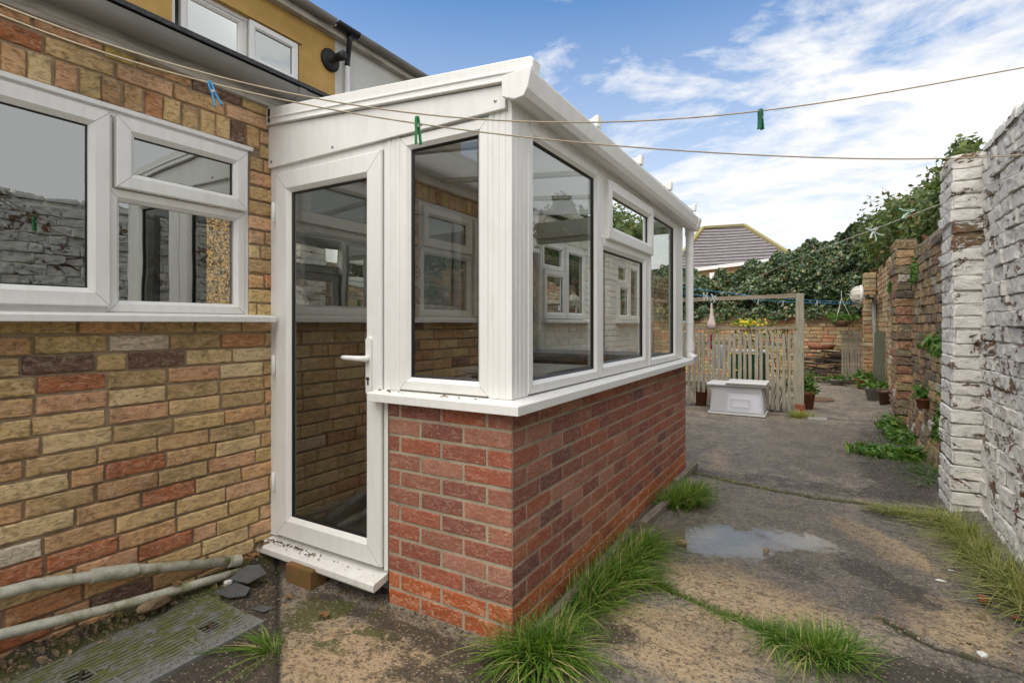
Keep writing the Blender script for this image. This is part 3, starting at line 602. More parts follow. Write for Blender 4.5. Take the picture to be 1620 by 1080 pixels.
# ================================================================== CONSERVATORY
YF=1.728; XS=-1.026; YE=4.615
cons=thing('conservatory','white upvc lean-to conservatory on a red brick dwarf wall against the buff brick house','conservatory')
PF=PY(YF); PSd=PX(XS)
def dwarf():
    mb=MB()
    # front face: full corner bricks alternate round the corner
    ch=.0745; L=.225; J=.0135
    for k in range(12):
        v0=.0+k*ch; v1=v0+ch; mi=0 if k>=2 else 2
        off=0 if k%2==0 else L/2-.0
        # front, laid from the corner leftwards
        u=XS
        first=True
        while u>-1.655:
            w_=(L if k%2==0 else L/2-.0) if first else L
            a=max(u-w_,-1.66); 
            if u-a>.03: add_bricks(mb,PF,[(a+J/2,u-(0 if first else J/2),v0+J/2,v1-J/2)],1000+k*17+int(u*-100),.0032,.0022,.0013,.003,.00025,mi,.03,.0006)
            u=a; first=False
        y=YF; first=True
        while y<YE-.001:
            w_=(L/2 if k%2==0 else L) if first else L
            b=min(y+w_,YE)
            if b-y>.03: add_bricks(mb,PSd,[(y+(0 if first else J/2),b-(0 if b==YE else J/2),v0+J/2,v1-J/2)],3000+k*31+int(y*100),.0032,.0022,.0013,.003,.00025,mi,.03,.0006)
            y=b; first=False
    plate(mb,PF,-1.66,XS+.002,-.1,.894,(),0,.1,1); plate(mb,PSd,YF-.002,YE,-.1,.894,(),0,.1,1)
    mb.box(-1.66,XS-.01,YF+.1,YF+.11,-.1,.89,1); mb.box(XS-.11,XS-.1,YF+.1,YE,-.1,.89,3); mb.box(XW,XS-.002,YE-.1,YE-.002,-.1,.89,1)
    mb.box(-1.662,-1.655,YF,YF+.1,-.1,.89,1)
    mb.build('brick_dwarf_wall',[M_red,M_redm,M_orange,M_floor],cons,smooth=True,recalc=False)
dwarf()
def polysill():
    o=.065; mb=MB()
    pr=[(-.06,.892),(o,.892),(o,.926),(o-.004,.931),(-.06,.944)]
    # L shaped, mitred at the corner
    v=[]
    for a,b in pr: v.append((-1.725,YF-a,b))
    for a,b in pr: v.append((XS+a,YF-a,b))
    for a,b in pr: v.append((XS+a,4.71,b))
    n_=5; f=[(s*n_+k,s*n_+(k+1)%n_,(s+1)*n_+(k+1)%n_,(s+1)*n_+k) for s in range(2) for k in range(n_)]+[tuple(range(5))[::-1],tuple(range(10,15))]
    mb.add(v,f); mb.build('window_sill',M_pvc,cons,bevel=.002)
polysill()
# corner post with flutes
cp=[(-1.131,YF+.0)]
def flute(a,b,n_,ax):
    pts=[]
    for i in range(n_):
        t0=(i+.28)/n_; t1=(i+.5)/n_; t2=(i+.72)/n_
        for t,d_ in ((t0,0),(t0+.08/n_,.0028),(t2-.08/n_,.0028),(t2,0)): pts.append((a+(b-a)*t,d_))
    return pts
poly_=[(-1.131,YF+.06),(-1.131,YF)]+[(x,YF+d_) for x,d_ in flute(-1.121,-1.036,3,0)]+[(XS,YF)]+[(XS-d_,y) for y,d_ in flute(YF+.012,YF+.105,3,1)]+[(XS,YF+.125),(XS-.06,YF+.125)]
MB().prism(poly_,lambda a,b,dd:(a,b,dd),.94,2.10).build('corner_post',M_pvc,cons)
# front window + mullion by the door
MB().prism([(-1.662,YF+.05),(-1.662,YF-.002)]+[(x,YF-.002+d_) for x,d_ in flute(-1.655,-1.60,2,0)]+[(-1.592,YF-.002),(-1.592,YF+.05)],lambda a,b,dd:(a,b,dd),.94,2.04).build('mullion',M_pvc,cons)
w_=bpy.data.objects.new('window',None); COL.objects.link(w_); w_.parent=cons
fixed(PF,-1.592,-1.131,.945,2.035,M_glc,w_,.056)
MB().ring(PF,-1.536,-1.187,1.001,1.979,[(-.001,-.016),(.009,-.018),(.009,-.024)]).build('gasket',M_black,w_) if False else None
# side windows
w2=bpy.data.objects.new('window',None); COL.objects.link(w2); w2.parent=cons
fixed(PSd,1.853,2.63,.945,2.035,M_gls,w2,.052)
w3=bpy.data.objects.new('window',None); COL.objects.link(w3); w3.parent=cons
fixed(PSd,2.63,3.50,.945,1.700,M_gls,w3,.07); casement(PSd,2.715,3.575,1.690,2.012,M_gls,w3,.074)
MB().pbox(PSd,2.63,3.60,2.008,2.05,-.05,-.001).build('transom',M_pvc,w3,bevel=.002)
MB().pbox(PSd,2.63,2.72,1.69,2.05,-.05,-.0015).build('transom',M_pvc,w3)
w4=bpy.data.objects.new('window',None); COL.objects.link(w4); w4.parent=cons
MB().pbox(PSd,3.50,3.545,.945,2.05,-.05,0).build('mullion',M_pvc,cons,bevel=.002)
fixed(PSd,3.545,4.30,.945,2.035,M_gls,w4,.052)
MB().pbox(PSd,4.30,4.525,.945,2.05,-.06,0).build('end_post',M_pvc,cons,bevel=.004)
MB().pbox(PSd,YF+.1,4.53,2.032,2.085,-.05,.0045).build('eaves_beam',M_pvcd,cons,bevel=.003)
# dark gaskets round the big panes
def gask(P_,u0,u1,v0,v1,par,d=-.0225,w=.009): MB().ring(P_,u0,u1,v0,v1,[(-.001,d+.012),(w*.3,d+.010),(w,d+.004),(w,d)]).build('gasket',M_black,par)
gask(PF,-1.536,-1.187,1.001,1.979,w_); gask(PSd,1.905,2.578,.997,1.983,w2); gask(PSd,2.70,3.43,1.015,1.63,w3); gask(PSd,3.597,4.248,.997,1.983,w4)
# far end: low wall already there, glazed screen above, seen through the side panes
we=bpy.data.objects.new('window',None); COL.objects.link(we); we.parent=cons
PE=lambda u,v,d:(u,YE-.06-d,v)
for a,b in ((-2.44,-1.80),(-1.78,-1.10)): fixed(PE,a,b,.93,2.05,M_gls,we,.05)
MB().box(XW+.005,-1.09,YE-.1,YE-.02,2.05,2.20).build('end_head_rail',M_pvc,cons)
MB().box(XW+.02,-1.10,YE-.22,YE-.02,.89,.925).build('end_sill_board',M_pvc,cons,bevel=.004)
# door
door=bpy.data.objects.new('door',None); COL.objects.link(door); door.parent=cons
df=MB(); df.pbox(PF,-2.49,-2.436,.135,2.04,-.05,0); df.pbox(PF,-1.688,-1.663,.135,2.04,-.05,-.001); df.pbox(PF,-2.4355,-1.6885,2.003,2.04,-.05,-.0015)
df.build('door_frame',M_pvc,cons,bevel=.003)
DW=.104; pr=[(0,-.04),(0,.010),(.004,.014),(.084,.014),(.100,.0),(.104,-.006),(.104,-.03)]
mitre(MB().ring(PF,-2.431,-1.692,.150,1.999,pr),PF,-2.431,-1.692,.150,1.999,pr).build('door_leaf',[M_pvc,M_seam],door)
pane(PF,-2.431+DW,-1.692-DW,.150+DW,1.999-DW,-.018,M_glc,door,'glass'); gask(PF,-2.431+DW,-1.692-DW,.150+DW,1.999-DW,door,-.018,.010)
MB().pbox(PF,-1.6935,-1.688,.15,2.0,-.03,-.004).build('weather_seal',M_black,door)
hp=MB(); hp.prism([(-1.758+.017*math.cos(a),(1.155 if math.sin(a)>=0 else .93)+.017*math.sin(a)) for a in [2*math.pi*k/16 for k in range(16)]],PF,.0135,.026); hpo=hp.build('handle_plate',M_pvc,door,bevel=.002)
hl=MB(); hl.tube([PF(-1.758,1.075,.02),PF(-1.758,1.075,.058)],.013,12); hl.tube([PF(-1.750,1.075,.056),PF(-1.79,1.076,.062),PF(-1.86,1.077,.062),PF(-1.885,1.078,.060)],[.013,.012,.011,.009],10); hl.build('door_handle',M_pvc,door,smooth=True)
MB().lathe(PF(-1.758,.985,.0255),[(0,.006),(.007,.006),(.008,0)],12,0,(0,-1,0)).add([PF(-1.7625,.976,.027),PF(-1.7535,.976,.027),PF(-1.7535,.956,.027),PF(-1.7625,.956,.027)],[(0,1,2,3)]).build('keyhole',M_black,door)
for zc in (1.80,1.02,.42): MB().tube([PF(-2.434,zc-.05,.020),PF(-2.434,zc-.045,.022),PF(-2.434,zc+.045,.022),PF(-2.434,zc+.05,.020)],[.006,.010,.010,.006],10).build('door_hinge',M_pvc,door,smooth=True)
stp=MB(); stp.prism([(-.03,.128),(-.03,.095),(.075,.070),(.079,.078),(.079,.103),(.072,.108)],lambda a,b,dd:(dd,YF-a,b),-2.57,-1.672); stp.build('door_sill',M_pvcd,cons,bevel=.002)
# fascia and roof edge on the front gable
def zl(x,a,b): return a+(b-a)*(x-(-2.479))/(-1.039+2.479)
fz=MB(); fz.prism([(-2.485,2.034),(-1.046,2.048),(-1.046,2.137),(-2.485,2.25)],PF,-.02,.016); fz.build('gable_fascia',M_pvc,cons,bevel=.002)
for x_,dz in ((-2.46,.02),(-2.0,.018),(-1.46,.02),(-1.09,.04)): MB().lathe(PF(x_,2.045+dz,.016),[(0,.005),(.006,.003),(.007,0)],8,0,(0,-1,0)).build('screw',M_metal,cons)
rt_=MB(); rt_.prism([(-2.475,2.252),(-1.040,2.140),(-.965,2.150),(-.925,2.150),(-.917,2.20),(-.930,2.212),(-2.44,2.338),(-2.475,2.338)],PF,-.03,.028)
rt_.bar(PF(-2.46,2.287,.030),PF(-.94,2.168,.030),.006,.010); rt_.bar(PF(-2.475,2.258,.030),PF(-1.04,2.146,.030),.008,.010)
rt_.build('roof_trim',M_pvc,cons,bevel=.003)
# roof sheet with glazing bars
def rz(x): return 2.335-(x+2.44)*(.135/1.50)
rs=MB(); rs.prism([(XW+.01,rz(XW)-.03),(-.97,rz(-.97)-.035),(-.97,rz(-.97)-.01),(XW+.01,rz(XW)-.005)],lambda a,b,dd:(a,dd,b),YF+.03,4.66); rs.build('roof_sheet',M_poly,cons)
for y_ in (2.43,3.13,3.83,4.64):
    gb=MB(); gb.bar((XW+.02,y_,rz(XW)+.008),(-.955,y_,rz(-.955)+.008),.045,.028); gbo=gb.build('glazing_bar',M_pvc,cons,bevel=.004)
    MB().prism([(-.972,2.185),(-.945,2.185),(-.942,2.238),(-.955,2.240),(-.990,2.222)],lambda a,b,dd:(a,dd,b),y_-.024,y_+.024).build('bar_end_cap',M_pvc,gbo)
for y_ in (2.43,3.13,3.83): MB().bar((XW+.02,y_,rz(XW)-.045),(-1.03,y_,rz(-1.03)-.045),.05,.03).build('rafter',M_pvc,cons)
MB().box(XW+.001,XW+.03,YF,4.66,rz(XW)-.10,rz(XW)+.04).build('wall_plate',M_pvc,cons)
MB().box(XW,XW+.035,YF-.028,YF-.0205,2.25,2.345).build('flashing',M_pvcd,cons)
# square gutter
gp=[(-1.035,2.078),(-1.035,2.168),(-1.030,2.168),(-1.030,2.083)]
gt=MB(); gprof=[(-1.036,2.150),(-1.036,2.078),(-.985,2.062),(-.950,2.066),(-.935,2.090),(-.921,2.150),(-.921,2.160),(-.929,2.160),(-.943,2.095),(-.985,2.075),(-1.028,2.085),(-1.028,2.150)]
gt.prism(gprof,lambda a,b,dd:(a,dd,b-.035*(dd-1.7)/3),YF-.03,4.69); gt.build('gutter',M_pvc,cons,bevel=.002)
ce=[(-1.040,2.152),(-1.040,2.076),(-.985,2.056),(-.946,2.060),(-.929,2.088),(-.914,2.150),(-.914,2.163)]
MB().prism(ce,lambda a,b,dd:(a,dd,b),YF-.052,YF-.024).build("gutter_end_cap",M_pvc,cons,bevel=.003)
MB().prism(ce,lambda a,b,dd:(a,dd,b-.036),4.66,4.73).build("gutter_end_cap",M_pvc,cons,bevel=.003)
dn=MB(); dn.tube([(-1.005,4.685,2.05),(-1.005,4.685,.99)],.033,16); dn.tube([(-1.005,4.685,2.055),(-1.005,4.685,1.985)],.039,16); dn.tube([(-1.005,4.685,1.86),(-1.005,4.685,1.83)],.0365,16)
dn.tube([(-1.005,4.685,1.26),(-1.005,4.685,1.23)],.0365,16); dn.tube([(-1.005,4.685,1.07),(-1.005,4.685,.995)],.039,16); dn.tube([(-1.005,4.685,1.0),(-1.003,4.683,.965),(-.985,4.675,.945),(-.955,4.66,.925)],[.034,.034,.035,.037],16)
dn.build('downpipe',M_pvc,cons,smooth=True).modifiers.new('s','EDGE_SPLIT')
for z_ in (1.845,1.245): MB().box(-1.06,-1.005,4.68,4.69,z_-.012,z_+.012).build('pipe_bracket',M_pvc,cons)
# floor and inner threshold
MB().box(XW,XS-.11,YF+.06,YE-.1,.02,.10).build('floor',M_floor,cons)
MB().box(-1.57,XS-.11,YF+.11,YE-.1,.885,.905).build('inner_sill',M_pvc,cons) if False else None
MB().box(-2.47,-2.40,YF+.2,4.4,.10,.19).build('skirting',M_conc,cons)
ap=thing('white_appliance','white boxy appliance standing just inside the corner panes of the conservatory','appliance')
MB().box(-1.73,-1.22,2.40,2.90,.10,.955).build('body',M_appl,ap,bevel=.008); MB().box(-1.745,-1.205,2.385,2.915,.957,.985).build('top_panel',M_appl,ap,bevel=.006)
MB().box(-1.68,-1.60,2.392,2.399,.90,.945).build('dial_panel',M_dark,ap)
wk=thing('worktop','grey worktop across the far end of the conservatory, seen through the side panes','worktop')
MB().box(-2.42,-1.15,3.85,4.38,.955,.995).build('top',M_counter,wk,bevel=.01)
for a in (-2.38,-1.22): MB().box(a,a+.03,3.88,4.35,.10,.954).build('side_panel',M_appl,wk)
# ================================================================== BOUNDARY WALLS ON THE RIGHT
XR=.86; PR=PXn(XR)
def top_w(y): return 2.34+.05*(vnoise(np.array([y*2.3]),np.array([.5]),7)[0]-.5)-.16*max(0,min(1,(y-4.35)/.1))*0
white=thing('white_painted_wall','tall garden wall of old bricks under peeling white paint','wall')
mb=MB()
ys=np.arange(-2.6,4.86,.03); zs=np.arange(-.1,2.33,.03); U,V=np.meshgrid(ys,zs,indexing='ij'); Dm=(fbm(U*6,V*6,5,5)-.5)*.022-.010+.07*np.clip(.45-V,0,1)**1.5
x,y,zz_=PR(U,V,Dm); i0=np.arange(U.size).reshape(U.shape); mb.add(np.stack([x,y,zz_],-1),np.stack([i0[:-1,:-1],i0[1:,:-1],i0[1:,1:],i0[:-1,1:]],-1).reshape(-1,4).tolist(),1)
def PRb(u,v,d): return (XR-d-.07*np.clip(.45-v,0,1)**1.5-(fbm(u*1.3,v*1.3,77,3)-.5)*.03,u,v)
rects=courses(-2.6,4.45,-.02,2.42,.088,.235,.007,44,(),.5,.25,top_w,.35)
add_bricks(mb,PRb,rects,404,.006,.004,.006,.004,.006,cell=.020,rough=.0060,wf=16)
mb.box(XR+.01,XR+.22,-2.6,4.86,-.1,2.30,1)
mb.build('brick_wall',[M_white,M_white],white,smooth=True,recalc=False)
def pier(par,x0,x1,y0,y1,z1,ch,mats,seed,wob=.008,lean=.0,pro=.008,split=2,name='pier',bsp=None):
    """brick pier proud of the wall: faces towards -Y and towards -X"""
    mb=MB(); r=random.Random(seed); k=0; v=-.02
    mb.box(x0+.008,x1,y0+.008,y1-.006,-.1,z1-.02,1)
    while v<z1-.03:
        a=v+.005; b=min(v+ch*r.uniform(.93,1.05),z1)-.005
        of=lean*max(0,(.9-v))**1.4
        sh=r.uniform(-.006,.006)*wob/.008
        PA=lambda u,vv,d,of=of,sh=sh:(u-of+sh,y0-d-of*.5,vv)
        PB=lambda u,vv,d,of=of,sh=sh:(x0-d-of+sh,u-of*.5,vv)
        c=[(x0,x1)] if k%split==0 or x1-x0<.2 else [(x0,(x0+x1)/2),((x0+x1)/2,x1)]
        for p,q in c: add_bricks(mb,PA,[(p+(0 if p==x0 else .004),q-(.004 if q!=x1 else 0),a,b)],seed*7+k,pro,.005,wob,.006,.004,cell=.020,rough=wob*.55,wf=12)
        m_=(y0+y1)/2; c=[(y0,y1)] if k%2 else [(y0,m_),(m_,y1)]
        for p,q in c: add_bricks(mb,PB,[(p+(0 if p==y0 else .004),q-.004,a,b)],seed*9+k,pro,.005,wob,.006,.004,cell=.020,rough=wob*.55,wf=12)
        v=b+.005; k+=1
    # rough capping
    add_bricks(mb,lambda u,vv,d:(u,vv,z1-.012+d),[(x0,x1,y0,(y0+y1)/2-.004),(x0,x1,(y0+y1)/2+.004,y1)],seed,.012,.012,wob,.02,.004,cell=.04,rough=.005)
    return mb.build(name,mats,par,smooth=True,recalc=False)
pier(white,.715,.90,4.42,4.82,2.33,.087,[M_white,M_white],51,.008,.02,.004)
tp=MB(); r_=random.Random(5)
for i in range(60):
    y=r_.uniform(-2,4.8); 
add_bricks(tp,lambda u,v,d:(v,u,2.335+d+.02*math.sin(0)),[(y_,y_+.21,XR-.005,XR+.20) for y_ in np.arange(-2.6,4.3,.225)],606,.02,.006,.010,.03,.012,cell=.03,rough=.008)
tp.build('coping',M_white,white,smooth=True,recalc=False)
mossy=MB()
mid=thing('brick_boundary_wall','dark weathered brick garden wall with a tall brick pier, between the white painted wall and the far yard','wall')
def top_m(y): return 2.10+(.09 if 5.1<y<5.35 else 0)-(.07 if 6.3<y<6.6 else 0)+(.05 if y<4.98 else 0)
mb=MB(); mb.box(XR+.008,XR+.2,4.8,7.55,-.1,2.08,1)
ys=np.arange(4.8,7.56,.05); zs=np.arange(-.1,2.1,.05); U,V=np.meshgrid(ys,zs,indexing='ij'); Dm=(fbm(U*8,V*8,15,5)-.5)*.02-.008+.16*np.clip(.55-V,0,1)**1.3
x,y,zz_=PR(U,V,Dm); i0=np.arange(U.size).reshape(U.shape); mb.add(np.stack([x,y,zz_],-1),np.stack([i0[:-1,:-1],i0[1:,:-1],i0[1:,1:],i0[:-1,1:]],-1).reshape(-1,4).tolist(),1)
def PRm(u,v,d): return (XR-d-.16*np.clip(.55-v,0,1)**1.3,u,v)
add_bricks(mb,PRm,courses(4.8,7.52,0,2.2,.088,.23,.012,54,(),.5,.5,top_m,.3),707,.010,.005,.007,.010,.007,cell=.03,rough=.005)
mb.build('brick_wall',[M_old,M_oldm],mid,smooth=True,recalc=False)
pier(mid,.705,.90,7.52,8.06,2.20,.097,[M_old,M_oldm],61,.012,0,.012)
fw=thing('stock_brick_boundary_wall','yellowish brick boundary wall beyond the tall pier, ending in a narrow pier by the slatted gate','wall')
mb=MB(); mb.box(XR+.008,XR+.2,8.05,13.4,-.1,2.2,1)
add_bricks(mb,PR,courses(8.05,13.3,0,2.33,.084,.23,.011,64,(),.5,.35,lambda y:2.30-.04*(y-8)/5+.05*math.sin(y*5),.2),808,.008,.004,.005,.008,.004,cell=.06,rough=.003)
mb.build('brick_wall',[M_far,M_oldm],fw,smooth=True,recalc=False)
pier(fw,.64,.84,12.35,12.7,2.22,.084,[M_far,M_oldm],71,.008,0,.008)
pier(fw,.80,.90,8.95,9.15,1.75,.09,[M_far,M_oldm],73,.008,0,.008) if False else None
YB=13.45; bw=thing('low_back_wall','low stock brick wall across the end of the yard under the ivy','wall')
mb=MB(); mb.box(-9,1.2,YB+.006,YB+.22,-.1,1.50,1)
add_bricks(mb,PY(YB),courses(-7.2,1.0,0,1.56,.083,.235,.011,84,(),.5,.15,lambda x:1.52+.03*math.sin(x*3),.2),909,.006,.006,.006,.008,.003,cell=.07,rough=.003)
mb.build('brick_wall',[M_far,M_oldm],bw,smooth=True,recalc=False)
# ================================================================== VEGETATION BUILDERS
def leaves(mb,cen,size,seed,nrm=None,ns=.8,fold=.25,asp=1.5,mi=0):
    r=np.random.default_rng(seed); n_=len(cen); cen=np.asarray(cen)
    nv=r.normal(size=(n_,3)); 
    if nrm is not None: nv=nv*ns+np.asarray(nrm)
    nv/=np.linalg.norm(nv,axis=1,keepdims=True)
    t=np.cross(nv,r.normal(size=(n_,3))); t/=np.linalg.norm(t,axis=1,keepdims=True); b=np.cross(nv,t)
    sz=(size*r.uniform(.6,1.3,n_))[:,None]
    v=np.stack([cen-t*sz*asp/2,cen-t*sz*.12*asp+b*sz*.5-nv*sz*fold,cen+t*sz*asp/2-nv*sz*.15,cen-t*sz*.12*asp-b*sz*.5-nv*sz*fold],1).reshape(-1,3)
    i=np.arange(n_)*4; f=np.concatenate([np.stack([i,i+1,i+2],1),np.stack([i,i+2,i+3],1)])
    mb.add(v,f.tolist(),mi)
def pts_ivy(n_,seed,x0,x1,ybase,topf,z0,depth,proj=.12):
    r=np.random.default_rng(seed); x=r.uniform(x0,x1,n_); tp=np.array([topf(a) for a in x]); s=r.uniform(0,1,n_)**.85
    lump=(fbm(x*1.9,s*3.2,seed,4)-.5)*depth*1.5
    z_=z0+(tp-z0)*s+(fbm(x*4,s,seed+1,3)-.5)*.45*s
    y=ybase+lump+r.uniform(0,depth*.55,n_)+s**3*depth*.8
    return np.stack([x,y,z_],1)
def itop(x): # measured outline of the ivy above the back wall
    return float(np.interp(x,[-9,-3.6,-3.0,-2.6,-2.2,-1.8,-1.4,-.9,-.45,0,.5,1.0,1.6,3],[2.6,2.75,2.62,2.42,2.48,2.65,2.8,2.95,3.1,3.15,3.5,3.75,4.0,4.2]))
iv=thing('ivy_hedge','thick dark green ivy draped over the low back wall','hedge')
mb=MB(); pts=pts_ivy(38000,3,-8,2.6,YB+.05,itop,1.50,.75)
bottom=np.random.default_rng(8); k=2600; xb=bottom.uniform(-7,.75,k); zb=1.42+bottom.random(k)*.25-.12*np.abs(np.sin(xb*5)); yb=YB-.03-bottom.random(k)*.16
pts=np.concatenate([pts,np.stack([xb,yb,zb],1)])
leaves(mb,pts,.070,5,(0,-1.,.35),.75,.2,1.2); mb.build('ivy_foliage',M_ivy,iv,recalc=False)
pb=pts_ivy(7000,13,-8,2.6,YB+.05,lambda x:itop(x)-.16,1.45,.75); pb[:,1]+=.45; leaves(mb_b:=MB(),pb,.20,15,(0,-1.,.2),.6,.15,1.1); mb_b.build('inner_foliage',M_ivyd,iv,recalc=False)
st=MB()
for i in range(16):
    x_=random.uniform(-6,1.6); st.tube([(x_,YB+.5,1.3),(x_+.1,YB+.45,2.0),(x_+random.uniform(-.3,.3),YB+.6,itop(x_)-.3)],[.035,.025,.012],6)
st.build('stems',M_bark,iv)
# bush behind the right wall
def clumps(mb,cs,n_,size,seed,asp=1.6):
    r=np.random.default_rng(seed)
    for cx,cy,cz,rx,ry,rz_ in cs:
        q=r.normal(size=(n_,3)); q/=np.linalg.norm(q,axis=1,keepdims=True); rad=r.uniform(.45,1.08,n_)[:,None]**.7
        p=q*rad*np.array([rx,ry,rz_]); p*=1+(vnoise(q[:,0]*3+cx*9,q[:,1]*3+q[:,2]*2,seed)[:,None]-.5)*.7
        leaves(mb,p+np.array([cx,cy,cz]),size,seed+int(cx*100)%97,q+np.array([0,0,.4]),.7,.15,asp)
def tree(name,label,cat,trunk,cs,n_,size,mat,seed,twigs=0,tw=()):
    t=thing(name,label,cat); mb=MB(); clumps(mb,cs,n_,size,seed)
    r=random.Random(seed); tk=MB(); tk.tube(trunk,[.09,.07,.05,.035][:len(trunk)],8); top=Vector(trunk[-1]); 
    sp=[]
    for c in cs:
        a=Vector(trunk[1 if len(trunk)<3 else 2]); b=Vector(c[:3]); md_=(a+b)/2+Vector((r.uniform(-.1,.1),r.uniform(-.1,.1),.1)); tk.tube([a,md_,b],[.035,.022,.01],6)
        for j in range(5):
            e=b+Vector((r.uniform(-1,1)*c[3],r.uniform(-1,1)*c[4],r.uniform(.2,1.15)*c[5])); tk.tube([b,(b+e)/2+Vector((0,0,.03)),e],[.01,.007,.003],4)
            L=(e-b)
            for q in range(9):
                s_=r.uniform(.5,1.05); sp.append(b+L*s_+Vector((r.uniform(-.05,.05),r.uniform(-.05,.05),r.uniform(-.04,.05))))
    leaves(mb,np.array([tuple(x) for x in sp]),size,seed+3,None,1,.15,1.6)
    mb.build('crown',mat,t,recalc=False); tk.build('trunk',M_bark,t); return t
tree('bush','tall loose green bush rising behind the end of the white painted wall','bush',[(1.55,7.0,0),(1.5,7.0,1.2),(1.52,7.0,2.3),(1.5,6.9,2.9)],
     [(1.28,7.2,2.55,.32,.5,.42),(1.24,7.1,2.88,.14,.3,.22),(1.34,7.0,2.55,.22,.4,.32),(1.40,7.8,2.60,.4,.7,.40),(1.18,7.6,2.30,.28,.5,.45)],1500,.045,M_bush,21)
tree('shrub','broad mid green shrub behind the stock brick boundary wall, left of the tall loose bush','shrub',[(1.9,10.5,0),(1.9,10.5,1.2),(1.9,10.5,2.2),(1.8,10.5,2.8)],
     [(1.35,10.4,2.75,.55,.8,.5),(1.55,9.4,2.75,.55,.8,.55),(1.3,11.5,2.7,.6,.8,.6),(1.9,10.8,3.1,.8,.9,.65),(1.3,12.6,2.9,.7,.7,.75),(1.2,9.0,2.35,.3,.7,.35)],2300,.06,M_bush,31)
# ================================================================== HOUSE FAR BEHIND
bh=thing('tiled_roof_house','yellow brick house with a grey tiled hipped roof beyond the ivy','house')
def far_pt(px,py,Y): 
    th_=R(YAW); u=(px-810)/836; a=-math.sin(th_)+math.cos(th_)*u; b=math.cos(th_)+math.sin(th_)*u; t=Y/b; return (a*t,Y,EYE+(512-py)/836*t)
e0=far_pt(1060,428,34); e1=far_pt(1252,404,35.5); r0=far_pt(1112,361,38); r1=far_pt(1177,357,39)
m,n=newmat('roof_tiles'); c=n.coord(); 
zc_=n.node('ShaderNodeSeparateXYZ',{'Vector':c}).outputs['Z']
wv=n.math('FRACT',n.math('ADD',n.math('MULTIPLY',zc_,4.3),n.math('MULTIPLY',n.noise(c,5,2,.5),.12)))
hm=n.math('FRACT',n.math('MULTIPLY',n.node('ShaderNodeSeparateXYZ',{'Vector':c}).outputs['X'],3.1))
col=n.mix(n.ramp(wv,[(.0,1.),(.30,1.),(.42,0.),(1.,0.)]),(.23,.205,.20),(.035,.03,.03)); col=n.mix(n.math('MULTIPLY',n.ramp(n.noise(c,3,5,.7),[(.45,0.),(.7,1.)]),.5),col,(.10,.085,.08))
lich=n.math('MULTIPLY',n.ramp(zc_,[(0,0.),(1,1.)]),n.ramp(n.noise(c,1.5,5,.7),[(.45,0.),(.6,1.)]))
n.pbr(col,.8,n.bump(wv,.05),.3); M_tiles=m
M_ridge=plain('mossy_ridge_tiles',(.26,.23,.12),.9,.4,3,0,c2=(.30,.24,.06))
def V3(p,dz=0): return (p[0],p[1],p[2]+dz)
back0=(e0[0],e0[1]+8,e0[2]); back1=(e1[0]+.5,e1[1]+8,e1[2])
mb=MB(); mb.add([e0,e1,r1,r0],[(0,1,2,3)]); mb.add([e0,r0,back0],[(0,1,2)]); mb.add([e1,back1,r1],[(0,1,2)]); mb.add([back0,r0,r1,back1],[(0,1,2,3)]); mb.build('roof',M_tiles,bh,recalc=True)
rg_=MB()
for a,b in ((r0,r1),(e1,r1),(e0,r0)): rg_.bar(V3(a,.04),V3(b,.04),.28,.16)
rg_.build('ridge_tiles',M_ridge,bh)
M_farb=brick_mat('far_yellow_brick',[(0,(.48,.30,.13)),(1,(.48,.30,.13))],.3,grime=.1,bumpd=0)
mb=MB(); mb.add([(e0[0]+.3,e0[1]+.3,-.1),(e1[0]-.3,e1[1]+.3,-.1),(e1[0]-.3,e1[1]+.3,e1[2]-.02),(e0[0]+.3,e0[1]+.3,e0[2]-.02)],[(0,1,2,3)]); mb.box(e0[0]+.3,e1[0]-.3,e1[1]+.35,e1[1]+7,-.1,e0[2]-.05); mb.build('wall',M_farb,bh)
MB().bar(V3(e0,-.14),V3(e1,-.14),.2,.22).build('fascia_board',M_pvc,bh)
wa=far_pt(1122,470,34.1); wb=far_pt(1150,430,34.1)
fw_=MB().ring(PY(34.25),wa[0],wb[0],wa[2],wb[2],[(0,-.05),(0,.04),(.16,.04),(.16,-.02)]).build('window',M_pvc,bh); MB().box((wa[0]+wb[0])/2-.07,(wa[0]+wb[0])/2+.07,34.2,34.24,wa[2]+.1,wb[2]-.1).build('mullion',M_pvc,fw_)
pane(PY(34.25),wa[0]+.1,wb[0]-.1,wa[2]+.1,wb[2]-.1,-.01,M_gup,fw_)
# ================================================================== FAR YARD
YP=8.2
pf=thing('picket_fence','weathered grey picket fence with a tall end post and a high rail across it','fence')
pkm=[]
def picket(x,y,w_,z0,z1,r,par,name='picket',th=.018):
    mb=MB(); l=r.uniform(-.006,.006); v=[]
    for zz_,o in ((z0,0),(z1-.015,l),(z1,l)):
        k=w_ if zz_<z1 else w_*.6
        for a,b in ((-1,-1),(1,-1),(1,1),(-1,1)): v.append((x+o+a*k/2,y+b*th/2,zz_))
    f=[(0,3,2,1),(8,9,10,11)]+[(i*4+k,i*4+(k+1)%4,i*4+4+(k+1)%4,i*4+4+k) for i in range(2) for k in range(4)]
    mb.add(v,f).build(name,M_wood,par)
r_=random.Random(4)
for i in range(23): picket(-1.90+i*.0705+r_.uniform(-.006,.006),YP-.035,.042+r_.uniform(-.004,.005),.03+r_.uniform(0,.03)+(.17 if i in(4,5) else 0),1.10+r_.uniform(-.02,.015),r_,pf)
for z_,hh_,dd in ((.95,.05,0),(.34,.06,0)): MB().bar((-2.1,YP,z_),(-.33,YP,z_-.01),.03,hh_).build('rail',M_woodh,pf)
MB().bar((-2.1,YP-.03,1.165),(-.33,YP-.03,1.175),.05,.035).build('top_rail',M_woodh,pf)
